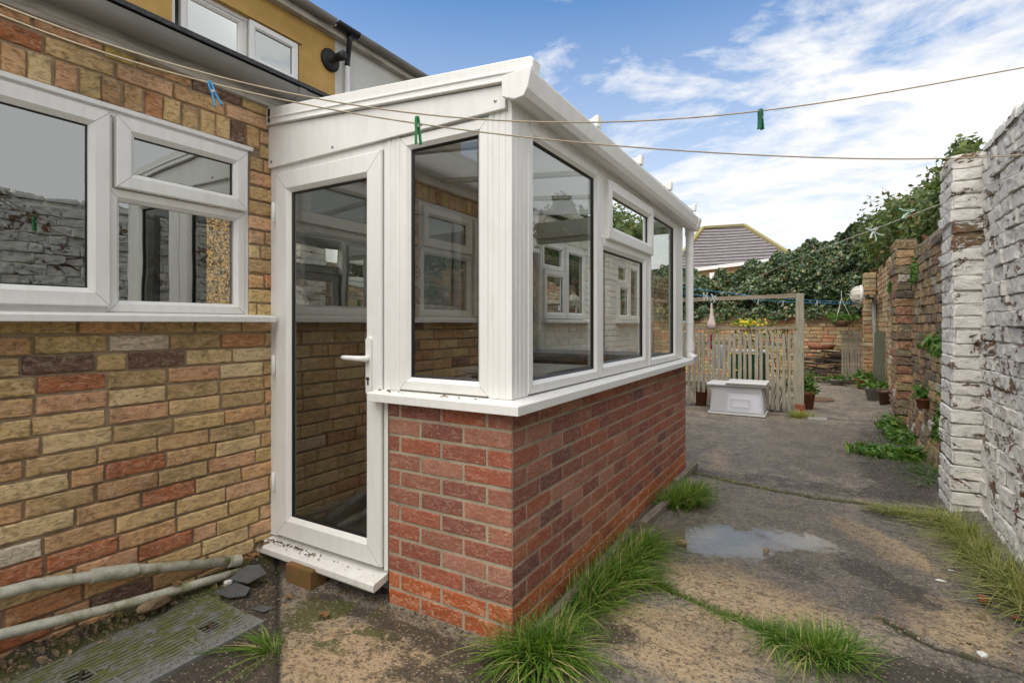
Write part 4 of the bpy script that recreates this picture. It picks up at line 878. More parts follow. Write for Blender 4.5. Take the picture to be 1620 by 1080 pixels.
MB().bar((-2.6,YP,1.575),(-.33,YP+.01,1.615),.045,.055).build('high_rail',M_woodh,pf)
mb=MB(); mb.bar((-.30,YP,0),(-.30,YP,1.64),.10,.09,(0,1,0)); mb.build('post',M_wood,pf,bevel=.006)
mb=MB(); mb.bar((-2.35,YP,0),(-2.35,YP,1.62),.09,.09,(0,1,0)); mb.build('post',M_wood,pf,bevel=.006)
t=MB(); t.prism([(-.365,0.0),(-.235,0.0),(-.24,.14),(-.36,.145)],PY(YP-.05),-.11,.015); tag(t.build('red_block',M_redst,None,bevel=.008),'chunk of red brick standing against the foot of the tall fence post','brick')
gt_=thing('slatted_gate','low grey slatted timber gate standing in front of the back wall','gate')
for i in range(12): picket(.30+i*.0465+r_.uniform(-.003,.003),12.7,.036,.10,1.08+r_.uniform(-.01,.01),r_,gt_,'slat')
for z_ in (.3,.9): MB().bar((.28,12.73,z_),(.84,12.73,z_),.03,.06).build('rail',M_woodh,gt_)
b=MB(); b.bar((.735,10.35,.0),(.755,10.35,1.10),.035,.15,(1,0,0)); tag(b.build('timber_post',plain('green_grey_timber',(.14,.14,.095),.85,.4,6,.003,stretch=(6,6,.8)),None,bevel=.004),'green-grey timber post leaning on the stock brick wall right of the slatted gate','post')
# bulkhead lamp, gutter ledge, hanging basket
lp=thing('bulkhead_lamp','round white bulkhead lamp on the narrow pier above the slatted gate','lamp')
lx,ly,lz=.64,12.52,1.80
MB().lathe((lx,ly,lz),[(0,0),(.19,0),(.20,.04),(.185,.06)],24,0,(-1,0,-.0)).build('lamp_base',M_pvc,lp,smooth=True)
MB().lathe((lx-.05,ly,lz),[(.17,0),(.165,.06),(.13,.12),(.07,.15),(0,.16)],24,0,(-1,0,0)).build('diffuser',plain('cream_diffuser',(.62,.58,.45),.3,.1,5,0),lp,smooth=True)
cg=MB()
for a in range(6):
    an=math.pi*a/6; cg.tube([(lx-.05-.17*math.sin(math.pi*k/8),ly+.18*math.cos(math.pi*k/8)*math.cos(an),lz+.18*math.cos(math.pi*k/8)*math.sin(an)) for k in range(9)],.006,5)
cg.build('wire_guard',M_pvc,lp)
gl=thing('gutter_length','short length of dark gutter with a pipe under it, on the stock brick wall','gutter')
gutter(gl,plain('dark_green_gutter',(.05,.055,.045),.5,.3,8,0),.72,1.76,.07,11.2,12.3)
MB().tube([(.78,12.0,1.72),(.80,12.0,.9),(.80,12.0,.05)],.035,10).build('downpipe',plain('grey_pipe_paint',(.34,.34,.31),.7,.3,8,0),gl,smooth=True)
hb=thing('hanging_basket','dark hanging basket with trailing plants hung in front of the back wall','hanging basket')
bx,by,bz=.27,12.3,1.30
MB().lathe((bx,by,bz),[(0,-.14),(.08,-.13),(.15,-.08),(.19,0),(.175,0),(.14,-.06),(0,-.10)],20).build('basket',M_brown,hb,smooth=True)
ch_=MB()
for a in range(3): ch_.tube([(bx+.18*math.cos(a*2.1),by+.18*math.sin(a*2.1),bz),(bx,by,bz+.42)],.006,5)
ch_.tube([(bx,by,bz+.42),(bx,by,bz+.58)],.006,5); ch_.build('hanging_chain',M_line2,hb)
mb=MB(); q=np.random.default_rng(2).normal(size=(260,3))*[.09,.09,.045]+[bx,by,bz+.04]; leaves(mb,q,.06,4); mb.build('plant',M_weed,hb,recalc=False)
# ---- storage box
bx=thing('storage_box','translucent white plastic storage box with a lid, in front of the picket fence','storage box')
def tub(x0,x1,y0,y1,z0,z1,tp_,mat,par,name):
    v=[]
    for zz_,e in ((z0,0),(z1,tp_)):
        for a,b in ((x0-e,y0-e),(x1+e,y0-e),(x1+e,y1+e),(x0-e,y1+e)): v.append((a,b,zz_))
    return MB().add(v,[(0,3,2,1)]+[(k,(k+1)%4,(k+1)%4+4,k+4) for k in range(4)]).build(name,mat,par,bevel=.02)
tub(-1.37,-.69,7.62,8.02,.03,.39,-.03,M_clear,bx,'body')
MB().ring(lambda u,v,d:(u,v,d),-1.385,-.675,7.60,8.04,[(0,.012),(0,.035),(.02,.035),(.02,.012),(0,.012)]).build('rim',M_appl,bx)
mb=MB(); mb.box(-1.41,-.665,7.61,8.05,.392,.422); mb.box(-1.16,-.655,7.58,8.03,.424,.452); mb.build('lid',M_appl,bx,bevel=.008)
tub(-1.15,-.73,7.64,7.98,.045,.29,-.015,plain('lilac_white_plastic',(.86,.86,.93),.4,.05,5,0),bx,'inner_tub')
MB().ring(PY(7.612),-1.10,-.86,.12,.24,[(0,.0),(.003,.006),(.008,.006),(.010,0)]).build('embossed_panel',M_appl,bx)
# ---- pots and plants
def pot(x,y,z0,r,h,mat,label,plant=None,n_=180,ps=.05,sp=(.1,.1,.09),name='plant_pot',grp=None):
    t=thing(name,label,'plant pot',group=grp)
    MB().lathe((x,y,z0),[(0,0),(r*.68,0),(r*.92,h*.8),(r,h*.8),(r*1.03,h),(r*.92,h),(r*.85,h*.85),(0,h*.84)],20).build('pot',mat,t,smooth=True)
    if plant:
        mb=MB(); q=np.random.default_rng(int(x*100)%91).normal(size=(n_,3))*sp; q[:,2]=np.abs(q[:,2]); leaves(mb,q*.6+[x,y,z0+h*.9],ps*.65,6,None,1,.15,1.9); mb.build('plant',plant,t,recalc=False)
    return t
pot(-1.62,8.32,0,.11,.25,M_terra,'brown terracotta pot seen under the left end of the picket fence',M_weed,120)
pot(-.22,8.75,0,.10,.26,M_terra,'terracotta pot with a leafy plant just right of the tall fence post',M_weed,420,.055,(.09,.09,.22))
pot(.66,12.0,0,.19,.20,M_redp and M_terra,'shallow terracotta pot with green leaves at the foot of the slatted gate',M_weed,260,.08,(.18,.15,.12))
pot(.78,9.65,.02,.12,.22,plain('brown_glaze',(.10,.05,.03),.4,.3,10,0),'brown glazed pot standing by the stock brick wall behind the tall pier')
pot(.70,10.3,0,.17,.22,M_conc,'grey stone pot with trailing green leaves beside the leaning timber post',M_weed,260,.07,(.17,.2,.10))
pot(.20,12.45,0,.14,.12,M_conc,'low grey trough of small plants left of the slatted gate',M_weed,160,.06,(.22,.1,.06))
pot(.80,6.35,.42,.06,.10,M_terra,'small terracotta pot tucked into the weathered brick wall',M_weed,120,.05,(.05,.09,.10))
def weeds(name,label,cat,c,n_,sp,size,mat=M_weed,seed=1,asp=2.2,nrm=None):
    mb=MB(); q=np.random.default_rng(seed).normal(size=(int(n_*1.6),3))*np.array(sp)*.62; q[:,2]=np.abs(q[:,2])
    leaves(mb,q+np.array(c),size*.55,seed,nrm,.9,.12,asp); o=mb.build(name,mat,None,recalc=False); tag(o,label,cat); return o
weeds('trailing_weed','trailing weed growing out of the weathered brick wall beside the tall pier, near its top','weed',(.84,7.2,1.70),260,(.03,.13,.16),.05,seed=3)
weeds('trailing_weed','small tuft of weed on the left corner of the tall pier','weed',(.71,8.1,1.62),120,(.03,.05,.14),.05,seed=4)
weeds('fern','bright green fern clump sticking out of the weathered wall beside the white painted pier','fern',(.80,5.35,1.02),300,(.07,.12,.08),.075,seed=5,asp=3.2)
weeds('creeping_weed','green creeper climbing the foot of the weathered brick wall beside the white painted pier','weed',(.80,5.35,.30),380,(.05,.10,.26),.042,seed=6)
weeds('leafy_weed','leafy green weed at the foot of the tall brick pier','weed',(.62,7.25,.05),260,(.10,.12,.11),.06,seed=7)
weeds('leafy_weed','low patch of spreading weed a step in front of the tall brick pier','weed',(.72,6.75,.03),260,(.16,.10,.07),.05,seed=8)
weeds('leafy_weed','wide patch of strap-leaved weed on the path beside the weathered brick wall','weed',(.50,6.0,.02),520,(.20,.09,.045),.065,seed=9,asp=3.4)
weeds('wall_top_weed','dark weed growing along the top edge of the white painted pier','weed',(.80,4.6,2.345),220,(.07,.14,.03),.035,M_bush,12)
# ---- things behind the picket fence
tb=thing('garden_table','green garden table with a pale top behind the picket fence','table')
MB().box(-1.25,-.75,8.5,8.9,.80,.83).build('table_top',M_appl,tb,bevel=.004)
for a in (-1.22,-.78):
    for b_ in (8.53,8.87): MB().box(a-.02,a+.02,b_-.02,b_+.02,0,.798).build('leg',M_greenp,tb)
MB().box(-1.24,-.76,8.52,8.54,.3,.78).build('side_panel',M_greenp,tb)
mb=MB(); mb.prism([(-1.50,.55),(-1.33,.55),(-1.32,.90),(-1.50,.92)],PY(8.6),-.2,0); tag(mb.build('lilac_bag',plain('lilac_plastic',(.55,.53,.66),.5,.1,9,0),None,bevel=.02),'lilac-white bag behind the left half of the picket fence','bag')
for x_,l in ((-1.81,'red cloth hanging behind the far left pickets'),(-1.48,'red cloth hanging behind the fifth gap of the picket fence')):
    mb=MB(); mb.prism([(x_-.03,.86),(x_+.03,.84),(x_+.035,1.07),(x_-.035,1.08)],PY(8.35),-.03,0); tag(mb.build('red_cloth',M_redp,None,bevel=.01),l,'cloth')
fc=thing('flowering_climber','yellow flowering climber scrambling over and through the picket fence','climber')
q=np.random.default_rng(31); mb=MB(); c1=q.normal(size=(90,3))*[.11,.03,.035]+[-.92,YP-.03,1.24]; c2=np.stack([q.uniform(-1.8,-.4,70),q.uniform(YP-.06,YP+.1,70),q.uniform(.3,1.2,70)],1)
leaves(mb,np.concatenate([c1,c2]),.032,3,(0,-1,0),.6,.1,1.1); mb.build('yellow_flower',M_yfl,fc,recalc=False)
mb=MB(); c3=np.concatenate([q.normal(size=(160,3))*[.2,.04,.05]+[-.95,YP,1.22],np.stack([q.uniform(-1.2,-.4,260),q.uniform(YP,YP+.15,260),q.uniform(.3,1.15,260)],1)]); leaves(mb,c3,.035,9); mb.build('leaves',M_weed,fc,recalc=False)
vn=MB()
for i in range(7):
    x_=q.uniform(-1.2,-.4); vn.tube([(x_,YP+.05,0),(x_+.1,YP+.03,.5),(x_+q.uniform(-.15,.15),YP-.02,1.2)],.006,5)
vn.build('vine_stem',M_bark,fc)
mt=MB(); mt.lathe((-.18,9.9,.004),[(.30,0),(.30,.012),(0,.012)],32); tag(mt.build('doormat',M_brown,None),'brown half hidden round mat on the path behind the tall fence post','mat')
sl_=MB(); sl_.box(-.20,.02,7.75,7.97,-.02,.018); tag(sl_.build('paving_slab',M_conc,None,bevel=.004),'pale grey paving slab let into the path right of the fence post','slab')
ks=MB(); ks.box(.74,.86,8.12,8.5,0,.10); tag(ks.build('kerb_stone',M_conc,None,bevel=.01),'short pale stone against the wall at the foot of the tall brick pier','stone')
fp=thing('stacked_pot','orange tray on a heap of dark twigs behind the tall fence post','tray')
MB().lathe((-.08,12.9,.70),[(0,0),(.22,0),(.26,.10),(.24,.10),(.20,.02),(0,.02)],20).build('tray',M_terra,fp,smooth=True)
lg=MB()
for i in range(34): 
    a=random.uniform(-.35,.45); zz_=random.uniform(.05,.65); lg.tube([(a-.25,12.9+random.uniform(-.2,.2),zz_),(a+.25,12.9+random.uniform(-.2,.2),zz_+random.uniform(-.06,.06))],.018,5)
lg.build('twigs',M_bark,fp)
# ================================================================== WASHING LINES AND PEGS
def curve_pts(ctrl,n_=40):
    c=np.array(ctrl); t=np.linspace(0,1,len(c)); k=min(3,len(c)-1); tt=np.linspace(0,1,n_); return np.stack([np.polyval(np.polyfit(t,c[:,i],min(k,3)),tt) for i in range(3)],1)
def px3(px,py,line): # point on the vertical plane a*x+b = y that projects to the measured pixel
    th_=R(YAW); u=(px-810)/836; a=-math.sin(th_)+math.cos(th_)*u; b=math.cos(th_)+math.sin(th_)*u; t=line[1]/(b-line[0]*a); return (a*t,b*t,EYE+(512-py)/836*t)
LN=(.826,2.089); LN3=(-1/.3455,1.533/.3455)
def wash(name,label,ctrl,r,mat,drops=0):
    t=thing(name,label,'washing line',group=None); tt=np.linspace(0,1,60); c=np.array(ctrl)
    s=np.concatenate([[0],np.cumsum(np.linalg.norm(np.diff(c,axis=0),axis=1))]); s/=s[-1]; dg=min(4,len(c)-1)
    p=np.stack([np.polyval(np.polyfit(s,c[:,i],dg if i==2 else 1),tt) for i in range(3)],1)
    MB().tube(p.tolist(),r,8).build('line',mat,t,smooth=True)
    return t,p
l1,p1=wash('washing_line','upper cream washing line sagging across the yard, with the dark green peg on it',[px3(a,b,LN) for a,b in ((-60,-22),(0,12),(160,62),(335,118),(500,157),(660,186),(840,192),(1000,189),(1203,176),(1400,148),(1620,108),(1700,92))],.0024,M_line)
l2,p2=wash('washing_line','lower cream washing line dipping towards the white wall, with the blue peg on it',[px3(a,b,LN) for a,b in ((-60,-8),(0,25),(160,80),(335,136),(550,178),(700,201),(870,220),(1000,233),(1200,247),(1400,252),(1620,243),(1700,238))],.0024,M_line)
l3,p3=wash('washing_line','pale washing line running away along the yard to the far high rail',[px3(a,b,LN3) for a,b in ((1640,258),(1560,298),(1443,338),(1300,394),(1200,438),(1140,463))],.0022,M_line2)
hk=MB()
for p in (p1,p2,p3): pass
def peg(pos,ang,lean,mat,label,L=.078,dirv=(1,0,0),w_=.010,open_=.05,face=0):
    """a peg gripping a line: two legs joined at a coil spring"""
    t=thing('clothes_peg',label,'peg'); M=Matrix.Translation(Vector(pos))@Matrix.Rotation(R(face),4,'Z')@Matrix.Rotation(R(lean),4,'Y')
    for s in (-1,1):
        pts_=[(s*.0025,0,.010),(s*.0045,0,-.004),(s*.0040,0,-.022),(s*(.006+open_*.05),0,-.045),(s*(.0075+open_*.12),0,-L+.012)]
        mb=MB(); 
        for a,b in zip(pts_[:-1],pts_[1:]):
            mb.bar(M@Vector(a),M@Vector(b),.0042,w_,(M.to_3x3()@Vector((0,1,0))))
        mb.build('leg',mat,t)
    MB().tube([M@Vector((0,-w_*.7,-.020)),M@Vector((0,w_*.7,-.020))],.0042,8).build('spring',M_spring,t)
    return t
peg(px3(333,135,LN),0,-20,M_pegb,'bright blue clothes peg on the lower cream line in front of the buff brick wall',.070,w_=.014,open_=.02,face=55)
peg(px3(660,190,LN),0,-3,M_pegg,'green clothes peg on the cream line in front of the conservatory gable',.084,w_=.013,open_=0,face=60)
peg(px3(1203,178,LN),0,-2,M_pegd,'dark green clothes peg hanging against the sky',.068,w_=.013,open_=.01,face=60)
peg(px3(1443,333,LN3),0,75,M_pegm,'mint green peg on the pale line, nearest the white painted wall',.07,face=30,open_=.15)
peg(px3(1386,362,LN3),0,62,M_pegw,'white peg of the close pair further down the pale line',.07,face=40,open_=.2)
peg(px3(1380,365,LN3),0,-40,M_pegm,'mint peg of the close pair further down the pale line, pointing the other way',.07,face=10,open_=.15)
# far end: pegs and bag on the high rail
l4=thing('blue_washing_line','pair of thin blue lines stretched across the far yard to the narrow pier','washing line')
for za,zb,sg in ((1.86,1.66,.10),(1.74,1.62,.07)):
    pp=[(-2.2+(2.75)*s,8.6+3.85*s,za+(zb-za)*s-4*sg*s*(1-s)*.6) for s in np.linspace(0,1,20)]
    MB().tube(pp,.006,6).build('line',M_blueline,l4,smooth=True)
for i,(px,py,ln,a) in enumerate(((1113,464,-20,'leftmost'),(1119,464,15,'second from the left'),(1126,466,-35,'third from the left'),(1132,468,30,'rightmost'))):
    q=far_pt(px,py,8.1); peg(q,0,ln,M_pegw if i<3 else M_pegm,'%s of the four white pegs above the high fence rail'%a,.12,face=0,w_=.02,open_=.15)
for px,py,l in ((1239,477,'white peg on the blue line just left of the tall fence post'),(1293,476,'grey-white peg on the blue line right of the tall fence post'),(1200,474,'small white peg on the blue line above the middle of the picket fence')):
    q=far_pt(px,py,10.2); peg(q,0,10,M_pegw,l,.10,w_=.02,face=0)
q0=far_pt(1126,476,8.12); z0=q0[2]; x0=q0[0]
bg_=thing('peg_bag','pinkish cloth peg bag hanging from the high rail','bag')
v=[];prof=[(0,.012),(-.06,.014),(-.16,.022),(-.24,.04),(-.30,.062),(-.37,.062)]
mb=MB()
for k_,(dz,hw) in enumerate(prof):
    for j in range(10):
        a=2*math.pi*j/10; v.append((x0+hw*math.cos(a)*(1+.12*math.sin(j*3+k_)),8.1+hw*.4*math.sin(a),z0-.03+dz))
mb.add(v,[(i*10+k,i*10+(k+1)%10,(i+1)*10+(k+1)%10,(i+1)*10+k) for i in range(5) for k in range(10)]+[tuple(range(50,60))]); mb.build('cloth_bag',M_bag,bg_,smooth=True)
MB().tube([(x0,8.1,z0-.03),(x0,8.1,z0+.02),(x0,8.15,z0+.04)],.004,5).build('hook',M_spring,bg_)
# ================================================================== NEAR GROUND THINGS
def pipe(name,label,pts,r,coll,mat):
    t=thing(name,label,'pipe'); MB().tube(pts,r,16).build('pipe_run',mat,t,smooth=True)
    for a,b in coll:
        MB().tube([a,b],r*1.3,16).build('collar',mat,t,smooth=True).modifiers.new('s','EDGE_SPLIT')
    return t
m,n=newmat('mossy_plastic_pipe'); c=n.coord(); a=n.noise(c,9,6,.7); b=n.noise(c,50,4,.7)
col=n.mix(n.ramp(b,[(.35,0.),(.7,1.)]),(.50,.49,.40),(.34,.33,.25)); col=n.mix(n.ramp(a,[(.50,0.),(.66,1.)]),col,(.15,.16,.035)); n.pbr(col,.6,n.bump(b,.001),.4); M_pipe=m
pipe('waste_pipe','grey mossy waste pipe clipped along the foot of the buff brick wall, upper one',[(-2.455,.2,.335),(-2.452,.75,.292),(-2.450,1.1,.21),(-2.447,1.52,.085)],.0215,[((-2.452,.93,.252),(-2.451,1.085,.214)),((-2.4472,1.475,.098),(-2.447,1.53,.082))],M_pipe)
pipe('waste_pipe','mossy waste pipe lying lower, on the ground beside the buff brick wall',[(-2.415,.2,.235),(-2.410,.66,.175),(-2.405,1.0,.115),(-2.405,1.30,.075),(-2.42,1.52,.04)],.0185,[],M_pipe)
cv=thing('manhole_cover','mossy rectangular cast iron drain cover with raised ribs','manhole cover')
m,n=newmat('mossy_cast_iron'); c=n.coord(); zc_=n.node('ShaderNodeSeparateXYZ',{'Vector':c}).outputs; a=n.noise(c,18,6,.7); xm=n.ramp(n.math('ADD',zc_['X'],n.math('MULTIPLY',n.noise(c,8,4,.6),.12)),[(0,0.),(1,1.)])
mk=n.math('MULTIPLY',n.ramp(a,[(.36,0.),(.52,1.)]),n.ramp(n.math('ADD',n.math('MULTIPLY',n.math('ADD',zc_['X'],2.0),-4.5),n.math('MULTIPLY',a,.8)),[(.5,0.),(.8,1.)]))
hi=n.ramp(zc_['Z'],[(.0155,1.),(.0205,.0)])
col=n.mix(n.math('MULTIPLY',mk,n.math('ADD',n.math('MULTIPLY',hi,.55),.45)),n.mix(n.noise(c,60,4,.7),(.05,.052,.05),(.30,.30,.285)),(.085,.095,.014))
n.pbr(col,n.math('ADD',.4,n.math('MULTIPLY',mk,.45)),n.bump(a,.003),.5,Metallic=.0); M_iron=m
mx0,mx1,my0,my1=-2.42,-1.975,.66,1.345
pl=MB(); pl.box(mx0,mx1,my0,my1,-.01,.016); pl.build('cover_plate',M_iron,cv,bevel=.003)
rbm=MB(); r_=random.Random(9)
for i in range(17):
    x_=mx0+.03+i*(mx1-mx0-.09)/16
    if i%4==1:
        rbm.box(x_-.0035,x_+.0035,my0+.03,my1-.03,.014,.0212)
    else:
        y_=my0+.03
        while y_<my1-.06:
            L=r_.uniform(.03,.085)
            if r_.random()<.8: rbm.box(x_-.003,x_+.003,y_,min(y_+L,my1-.03),.014,.0202)
            y_+=L+.018
for i in range(13):
    for j in (1,5,9,13): 
        x_=mx0+.03+j*(mx1-mx0-.09)/16; y_=my0+.06+i*.05
        if (i+j)%3==0: rbm.lathe((x_+.012,y_,.014),[(.010,0),(.009,.0075),(0,.008)],8)
for y_ in (my0+.2,my0+.45): rbm.box(mx1-.13,mx1-.05,y_,y_+.008,.014,.021)
y_=my0+.06
while y_<my1-.05:
    w_=r_.uniform(.012,.024); rbm.box(mx1-.036,mx1-.018,y_,y_+w_*.5,.014,.0205); rbm.box(mx1-.036,mx1-.030,y_,y_+w_,.014,.0203); y_+=w_+.012
rbm.build('raised_pattern',M_iron,cv,bevel=.0015)
for cx,cy in ((-2.12,1.20),(-2.20,.80)):
    MB().lathe((cx,cy,.0163),[(.036,.0),(.036,.001),(0,.001)],18).build('keyhole_recess',plain('black_wet_hole',(.008,.008,.006),.3,.2,9,0),cv)
    MB().ring(lambda u,v,d:(u,v,d),cx-.042,cx+.042,cy-.042,cy+.042,[(0,.015),(.001,.021),(.007,.021),(.008,.015)]).build('keyhole_rim',M_iron,cv)
    MB().bar((cx-.033,cy+.02,.022),(cx+.033,cy-.012,.022),.011,.006).build('lifting_bar',M_metal,cv,bevel=.001)
sb=MB(); add_bricks(sb,lambda u,v,d:(u,v,.085+d),[(-2.22,-2.04,1.62,1.70)],5,.004,.006,.003,.01,.001); sb.box(-2.217,-2.043,1.622,1.71,-.02,.078); tag(sb.build('loose_brick',M_stepb,None,bevel=.004),'mossy half brick under the door sill','brick')
def blob(name,label,cat,c,s,mat,seed,flat=.6,group=None,n_=2):
    import bmesh
    b=bmesh.new(); bmesh.ops.create_icosphere(b,subdivisions=n_,radius=1); r=random.Random(seed); ax=[Vector((r.gauss(0,1),r.gauss(0,1),r.gauss(0,1))).normalized() for _ in range(9)]; cut=[r.uniform(.55,.85) for _ in ax]
    for v in b.verts:
        for a_,k in zip(ax,cut):
            dd=v.co.dot(a_)
            if dd>k: v.co-=a_*(dd-k)
        v.co=Vector((v.co.x*s[0],v.co.y*s[1],v.co.z*s[2]))+Vector(c)
    me=bpy.data.meshes.new(name); b.to_mesh(me); b.free(); me.materials.append(mat); o=bpy.data.objects.new(name,me); COL.objects.link(o); tag(o,label,cat,group); return o
blob('stone','brown stone at the edge of the puddle beside the grass','stone',(-.695,3.03,.008),(.035,.025,.022),M_rock,1)
blob('stone','small dark stone on the wet concrete in front of the puddle','stone',(-.277,3.16,.006),(.022,.014,.014),M_rock,2)
blob('brick_fragment','broken lump of red brick on the concrete near the white wall','brick fragment',(.60,3.05,.022),(.032,.028,.022),M_redst,3)
blob('brick_fragment','flat orange brick flake against the foot of the white wall','brick fragment',(.68,2.93,.02),(.024,.022,.008),M_redst,4)
blob('pebble','round pale pebble in the crack at the right','pebble',(.50,2.575,.006),(.018,.016,.012),M_chip,5)
blob('paint_flake','larger white paint flake lying by the dry grass','paint flake',(.475,3.22,.004),(.024,.014,.004),M_chip,6)
blob('paint_flake','white paint flake lying in the dry grass by the wall','paint flake',(.655,3.36,.022),(.028,.014,.004),M_chip,7)
blob('paint_flake','thin white paint flake on the dark concrete','paint flake',(.54,3.38,.004),(.018,.007,.003),M_chip,8)
blob('rubble_stone','lump of mortar lying on the bank by the lower waste pipe','stone',(-2.385,1.12,.075),(.035,.085,.025),M_rock,9)
blob('rubble_stone','small pale stone at the end of the lower waste pipe','stone',(-2.36,1.42,.045),(.02,.02,.014),M_chip,10)
gr=random.Random(77)
chips=MB()
import bmesh
for i in range(150):
    if i<45: x_=gr.gauss(.25,.09); y_=gr.gauss(2.66,.035)
    elif i<90: x_=gr.uniform(.2,.75); y_=gr.uniform(4.5,6.6)
    else: x_=gr.uniform(-1.0,.7); y_=gr.uniform(1.9,5)
    s_=gr.uniform(.002,.0065)*(1.3 if i<45 else 1); a=gr.uniform(0,6.28); hz_=gz(x_,y_)
    if x_<-1.0: continue
    p=[(x_+s_*math.cos(a+k*2*math.pi/5)*gr.uniform(.6,1.3),y_+s_*math.sin(a+k*2*math.pi/5)*gr.uniform(.6,1.3)) for k in range(5)]
    chips.add([(u,v,hz_-.002) for u,v in p]+[(x_+(u-x_)*.7,y_+(v-y_)*.7,hz_+s_*.55) for u,v in p],[(5,6,7,8,9)]+[(k,(k+1)%5,(k+1)%5+5,k+5) for k in range(5)])
tag(chips.build('gravel',brick_mat('mixed_grit',[(0,(.36,.29,.19)),(.35,(.18,.13,.08)),(.55,(.30,.14,.08)),(.8,(.52,.47,.37)),(.85,(.12,.10,.07))],1,grime=0),None),kind='stuff')
# slates, leaves, planks
def slab(name,label,cat,poly_,z0,th,mat,tilt=(0,0)):
    mb=MB(); cx=sum(p[0] for p in poly_)/len(poly_); cy=sum(p[1] for p in poly_)/len(poly_)
    mb.prism(poly_,lambda a,b,dd:(a,b,dd+tilt[0]*(a-cx)+tilt[1]*(b-cy)),z0,z0+th); return tag(mb.build(name,mat,None,bevel=.001),label,cat)
slab('slate_piece','broken dark slate leaning at the end of the waste pipes, uppermost','slate',[(-2.39,1.44),(-2.28,1.47),(-2.25,1.54),(-2.33,1.56),(-2.38,1.53)],.055,.007,M_slate,(-.1,.35))
slab('slate_piece','broken dark slate lying flat below the leaning one','slate',[(-2.36,1.36),(-2.27,1.37),(-2.22,1.42),(-2.25,1.46),(-2.35,1.45)],.022,.007,M_slate,(-.06,.1))
slab('slate_piece','small grey slate scrap at the corner of the drain cover','slate',[(-2.12,1.38),(-2.05,1.39),(-2.04,1.43),(-2.11,1.42)],.006,.005,M_slate,(0,.05))
def dleaf(c,s,label,seed):
    r=random.Random(seed); n_=11; v=[(c[0],c[1],c[2]+.002)]
    for k in range(n_):
        a=2*math.pi*k/n_; rr=s*(1.0 if k%2 else .55)*r.uniform(.8,1.1); v.append((c[0]+rr*math.cos(a),c[1]+rr*.7*math.sin(a),c[2]+r.uniform(0,s*.45)))
    o=MB().add(v,[(0,1+k,1+(k+1)%n_) for k in range(n_)]).build('dead_leaf',M_leaf,None); md=o.modifiers.new('t','SOLIDIFY'); md.thickness=.0008; tag(o,label,'leaf'); return o
dleaf((-2.41,1.58,.085),.055,'curled brown leaf on the ground at the end of the upper waste pipe',1)
dleaf((-2.40,1.22,.11),.035,'crumpled brown leaf on top of the lower waste pipe bank',2)
dleaf((-1.80,1.50,.01),.04,'brown dead leaf on the concrete just below the door sill',3)
dleaf((-2.06,1.52,.01),.028,'small brown leaf beside the mossy half brick',4)
dleaf((-.82,2.30,.03),.035,'orange-brown leaf caught in the grass along the red brick wall',5)
plk=MB(); plk.bar((-.975,1.78,.012),(-.965,3.0,.014),.035,.05); tag(plk.build('timber_batten',M_plank,None,bevel=.004),'rotten timber batten lying along the foot of the red brick wall, nearer one','batten')
plk=MB(); plk.bar((-.955,3.15,.012),(-.925,3.62,.02),.05,.045); tag(plk.build('timber_batten',M_plank,None,bevel=.004),'short rotten timber between the two grass clumps at the brick wall','batten')
plk=MB(); plk.bar((-.985,4.12,.012),(-.955,4.66,.03),.045,.05); tag(plk.build('timber_batten',M_plank,None,bevel=.004),'weathered timber end sticking out at the far corner of the red brick wall','batten')
# ================================================================== GRASS
def grass(path,n_,h,spread,mat,label=None,seed=1,out=(0,0),w_=.0032,lean=.55,name='grass_tuft',kind=None,droop=.5):
    r=np.random.default_rng(seed); mb=MB(); path=np.array(path,float); sg=4
    t=r.random(n_)*(len(path)-1); i=t.astype(int); f=(t-i)[:,None]; c=path[i]*(1-f)+path[np.minimum(i+1,len(path)-1)]*f; lean=lean*1.75; n_=n_
    off=r.normal(size=(n_,2))*spread; root=c[:,:2]+off
    az_=np.arctan2(off[:,1],off[:,0])+r.normal(size=n_)*1.0; spf=1; dx=np.cos(az_)+out[0]; dy=np.sin(az_)+out[1]
    L=h*r.uniform(.45,1.15,n_); ln=lean*r.uniform(.12,1.35,n_); V=[];F=[]
    rz0=np.array([gz(a,b) for a,b in root])-.005
    for s in range(sg+1):
        q=s/sg; hor=ln*(q*.45+droop*1.3*q*q)*L; ver=L*np.maximum(q*(1-.12*ln)-droop*.55*ln*q**2.4,.02*q); wd=w_*1.25*(1-q**2.2)*.5+.0002
        V.append(np.stack([root[:,0]+dx*hor-dy*wd,root[:,1]+dy*hor+dx*wd,rz0+ver],-1)); V.append(np.stack([root[:,0]+dx*hor+dy*wd,root[:,1]+dy*hor-dx*wd,rz0+ver],-1))
    V=np.stack(V,1); nn=V.shape[1]; b0=np.arange(n_)*nn
    for s in range(sg): F.append(np.stack([b0+2*s,b0+2*s+1,b0+2*s+3,b0+2*s+2],1))
    mb.add(V.reshape(-1,3),np.concatenate(F).tolist()); o=mb.build(name,mat,None,recalc=False)
    if kind: o['kind']=kind
    else: tag(o,label,'grass')
    return o
grass([(-1.00,1.70),(-.90,1.72),(-.86,1.80)],850,.19,.040,M_grass,'tall bright grass tuft at the near corner of the red brick wall',1,(.25,-.5),.0042)
grass([(-.92,1.90),(-.92,2.0)],160,.12,.035,M_grass,'thin grass between the corner tuft and the long clump by the brick wall',21,(.4,0))
grass([(-.92,2.12),(-.90,2.35),(-.88,2.65),(-.86,2.95)],1700,.15,.048,M_grass,'long thick grass clump along the middle of the red brick wall',2,(.45,-.15),.0038)
grass([(-.86,2.45),(-.74,2.50)],450,.10,.040,M_grass,'low grass spilling from the long clump onto the concrete',3,(.5,-.4),.0035)
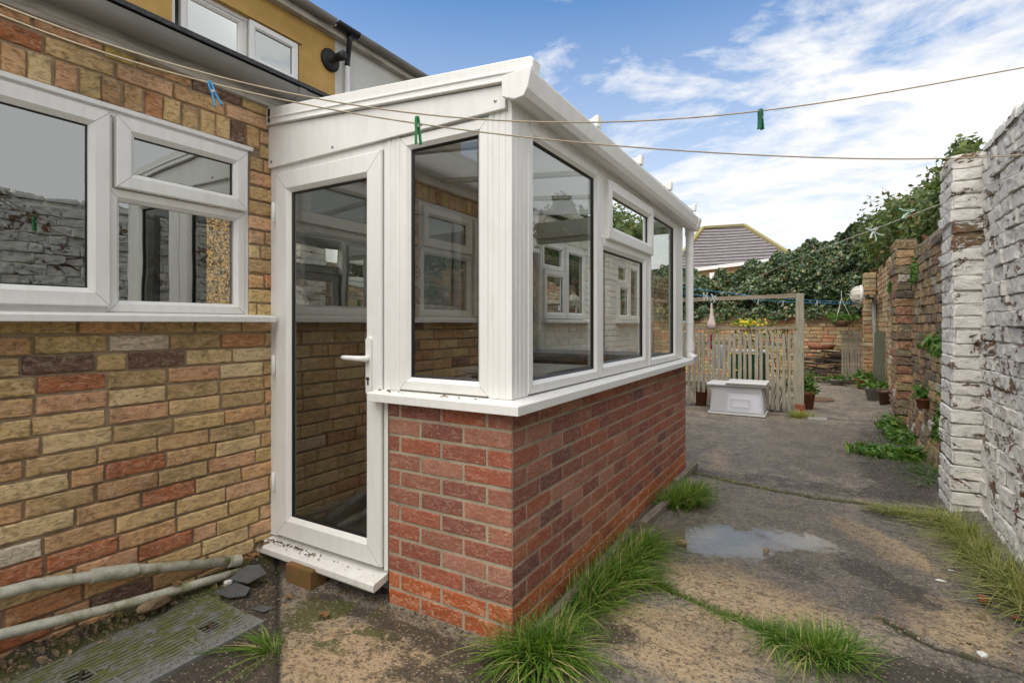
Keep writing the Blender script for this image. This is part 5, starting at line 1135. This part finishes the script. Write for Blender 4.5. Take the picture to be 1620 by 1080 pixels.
grass([(-.90,3.62),(-.84,3.75),(-.82,3.95)],1300,.16,.055,M_grass,'rounded grass clump by the far part of the red brick wall',4,(.3,-.2),.0038)
grass([(-.03,2.30),(.03,2.28)],520,.13,.045,M_grass,'grass tuft growing from the crack in the concrete at the bottom of the picture',5,(.1,-.2),.0040)
grass([(-.20,2.345),(-.02,2.31)],420,.10,.025,M_grass,'low strip of grass in the crack leading to the tuft',6,(.2,-.4),.0032,1.0)
grass([(-.74,2.53),(-.41,2.396),(-.2,2.35)],650,.05,.012,M_grass,None,7,(0,-.2),.0026,1.1,'crack_grass','stuff')
grass([(-1.0,4.56),(-.6,4.42),(-.06,4.31),(.63,4.45)],420,.025,.012,M_dry,None,8,(0,-.2),.003,1.1,'crack_grass','stuff')
grass([(.62,4.25),(.68,3.95),(.70,3.6),(.74,3.25),(.76,2.9)],1500,.15,.04,M_dry,'long yellowing grass along the foot of the white painted wall',9,(-.35,-.35),.0036,.7)
grass([(.30,4.25),(.48,4.22),(.66,4.28)],420,.08,.035,M_dry,'low dry grass spreading from the white pier onto the concrete',10,(-.4,-.1),.003,.8)
grass([(-1.80,1.255)],110,.09,.02,M_grass,'small sparse grass tuft in the joint beside the drain cover',11,(-.5,-.5),.0026,1.0)
grass([(-.30,7.95)],260,.13,.06,M_dry,'yellow-green grass tuft at the foot of the tall fence post',12,(0,-.3),.005)
grass([(-2.4,.75),(-2.36,1.6)],250,.03,.05,M_grass,None,13,(0,0),.003,1.1,'bank_moss','stuff')
grass([(.74,6.9),(.72,5.0)],260,.10,.05,M_weed,None,14,(-.5,0),.006,1.0,'verge_weeds','stuff')

# ================================================================== LITTER
def litter(name,spots,mat,seed,sz=(.004,.012),flat=.3):
    r=random.Random(seed); mb=MB()
    for x,y,z_ in spots:
        L=r.uniform(*sz); a=r.uniform(0,6.28); w_=L*r.uniform(.15,.5); dx,dy=math.cos(a),math.sin(a); t_=L*flat*r.uniform(.4,1)
        p=[(x+dx*L*u-dy*w_*v,y+dy*L*u+dx*w_*v) for u,v in ((-.5,-.3),(0,-.5),(.5,-.1),(.4,.35),(-.3,.5))]
        mb.add([(u,v,z_-.001) for u,v in p]+[(x+(u-x)*.8,y+(v-y)*.8,z_+t_) for u,v in p],[(5,6,7,8,9)]+[(k,(k+1)%5,(k+1)%5+5,k+5) for k in range(5)])
    o=mb.build(name,mat,None); tag(o,kind='stuff'); return o
r_=random.Random(61)
M_deb=brick_mat('leaf_litter_bits',[(0,(.10,.07,.035)),(.4,(.20,.12,.05)),(.7,(.06,.05,.035)),(.9,(.30,.20,.09))],1,grime=0)
litter('sill_debris',[(-2.5+abs(r_.gauss(0,.30)),YF-.016-abs(r_.gauss(0,.016)),.121) for _ in range(110)]+[(r_.uniform(-1.7,-1.05),YF-r_.uniform(.012,.05),.9375) for _ in range(16)],M_deb,1,(.004,.016))
litter('sill_debris',[(r_.uniform(-2.5,-2.44) ,YF-.04-r_.random()*.06,.11) for _ in range(30)],M_deb,2,(.008,.03),.6)
litter('leaf_litter',[(x,y,gz(x,y)) for x,y in [(r_.uniform(-2.48,-2.40),r_.uniform(.6,1.7)) for _ in range(130)]+[(r_.gauss(-2.2,.12),r_.gauss(1.5,.06)) for _ in range(90)]+[(r_.uniform(-2.0,-1.1),1.728-abs(r_.gauss(.03,.05))) for _ in range(160)]+[(-1.0+abs(r_.gauss(0,.05)),r_.uniform(1.75,4.6)) for _ in range(160)]+[(r_.uniform(.45,.8),r_.uniform(2.6,4.6)) for _ in range(150)]+[(r_.gauss(.45,.25),r_.gauss(5.3,.6)) for _ in range(170)] if x<.84],M_deb,3,(.005,.022),.35)
M_rub=brick_mat('mossy_rubble',[(0,(.16,.12,.07)),(.3,(.10,.10,.03)),(.5,(.22,.15,.08)),(.75,(.09,.07,.045)),(.9,(.16,.15,.04))],1,grime=.3)
litter('rubble',[(x,y,gz(x,y)) for x,y in [(-2.47+abs(r_.gauss(0,.04)),r_.uniform(.55,1.62)) for _ in range(190)]],M_rub,4,(.015,.045),.55)

GROUPS={'clothes_peg':'clothes pegs on the washing lines','plant_pot':'plant pots in the yard','grass_tuft':'grass tufts growing from the joints','washing_line':'washing lines across the yard','waste_pipe':'waste pipes along the house wall','slate_piece':'broken slate pieces by the pipes','dead_leaf':'dead leaves on the ground','leafy_weed':'leafy weeds along the boundary wall','trailing_weed':'weeds growing in the boundary wall','paint_flake':'white paint flakes on the concrete','timber_batten':'old timber battens along the red brick wall','brick_fragment':'brick fragments near the white wall','rubble_stone':'stones on the bank by the pipes','stone':'small stones by the puddle','red_cloth':'red cloths behind the picket fence'}
for o in list(S.objects):
    k=o.name.split('.')[0]
    if o.parent is None and k in GROUPS and 'label' in o: o['group']=GROUPS[k]
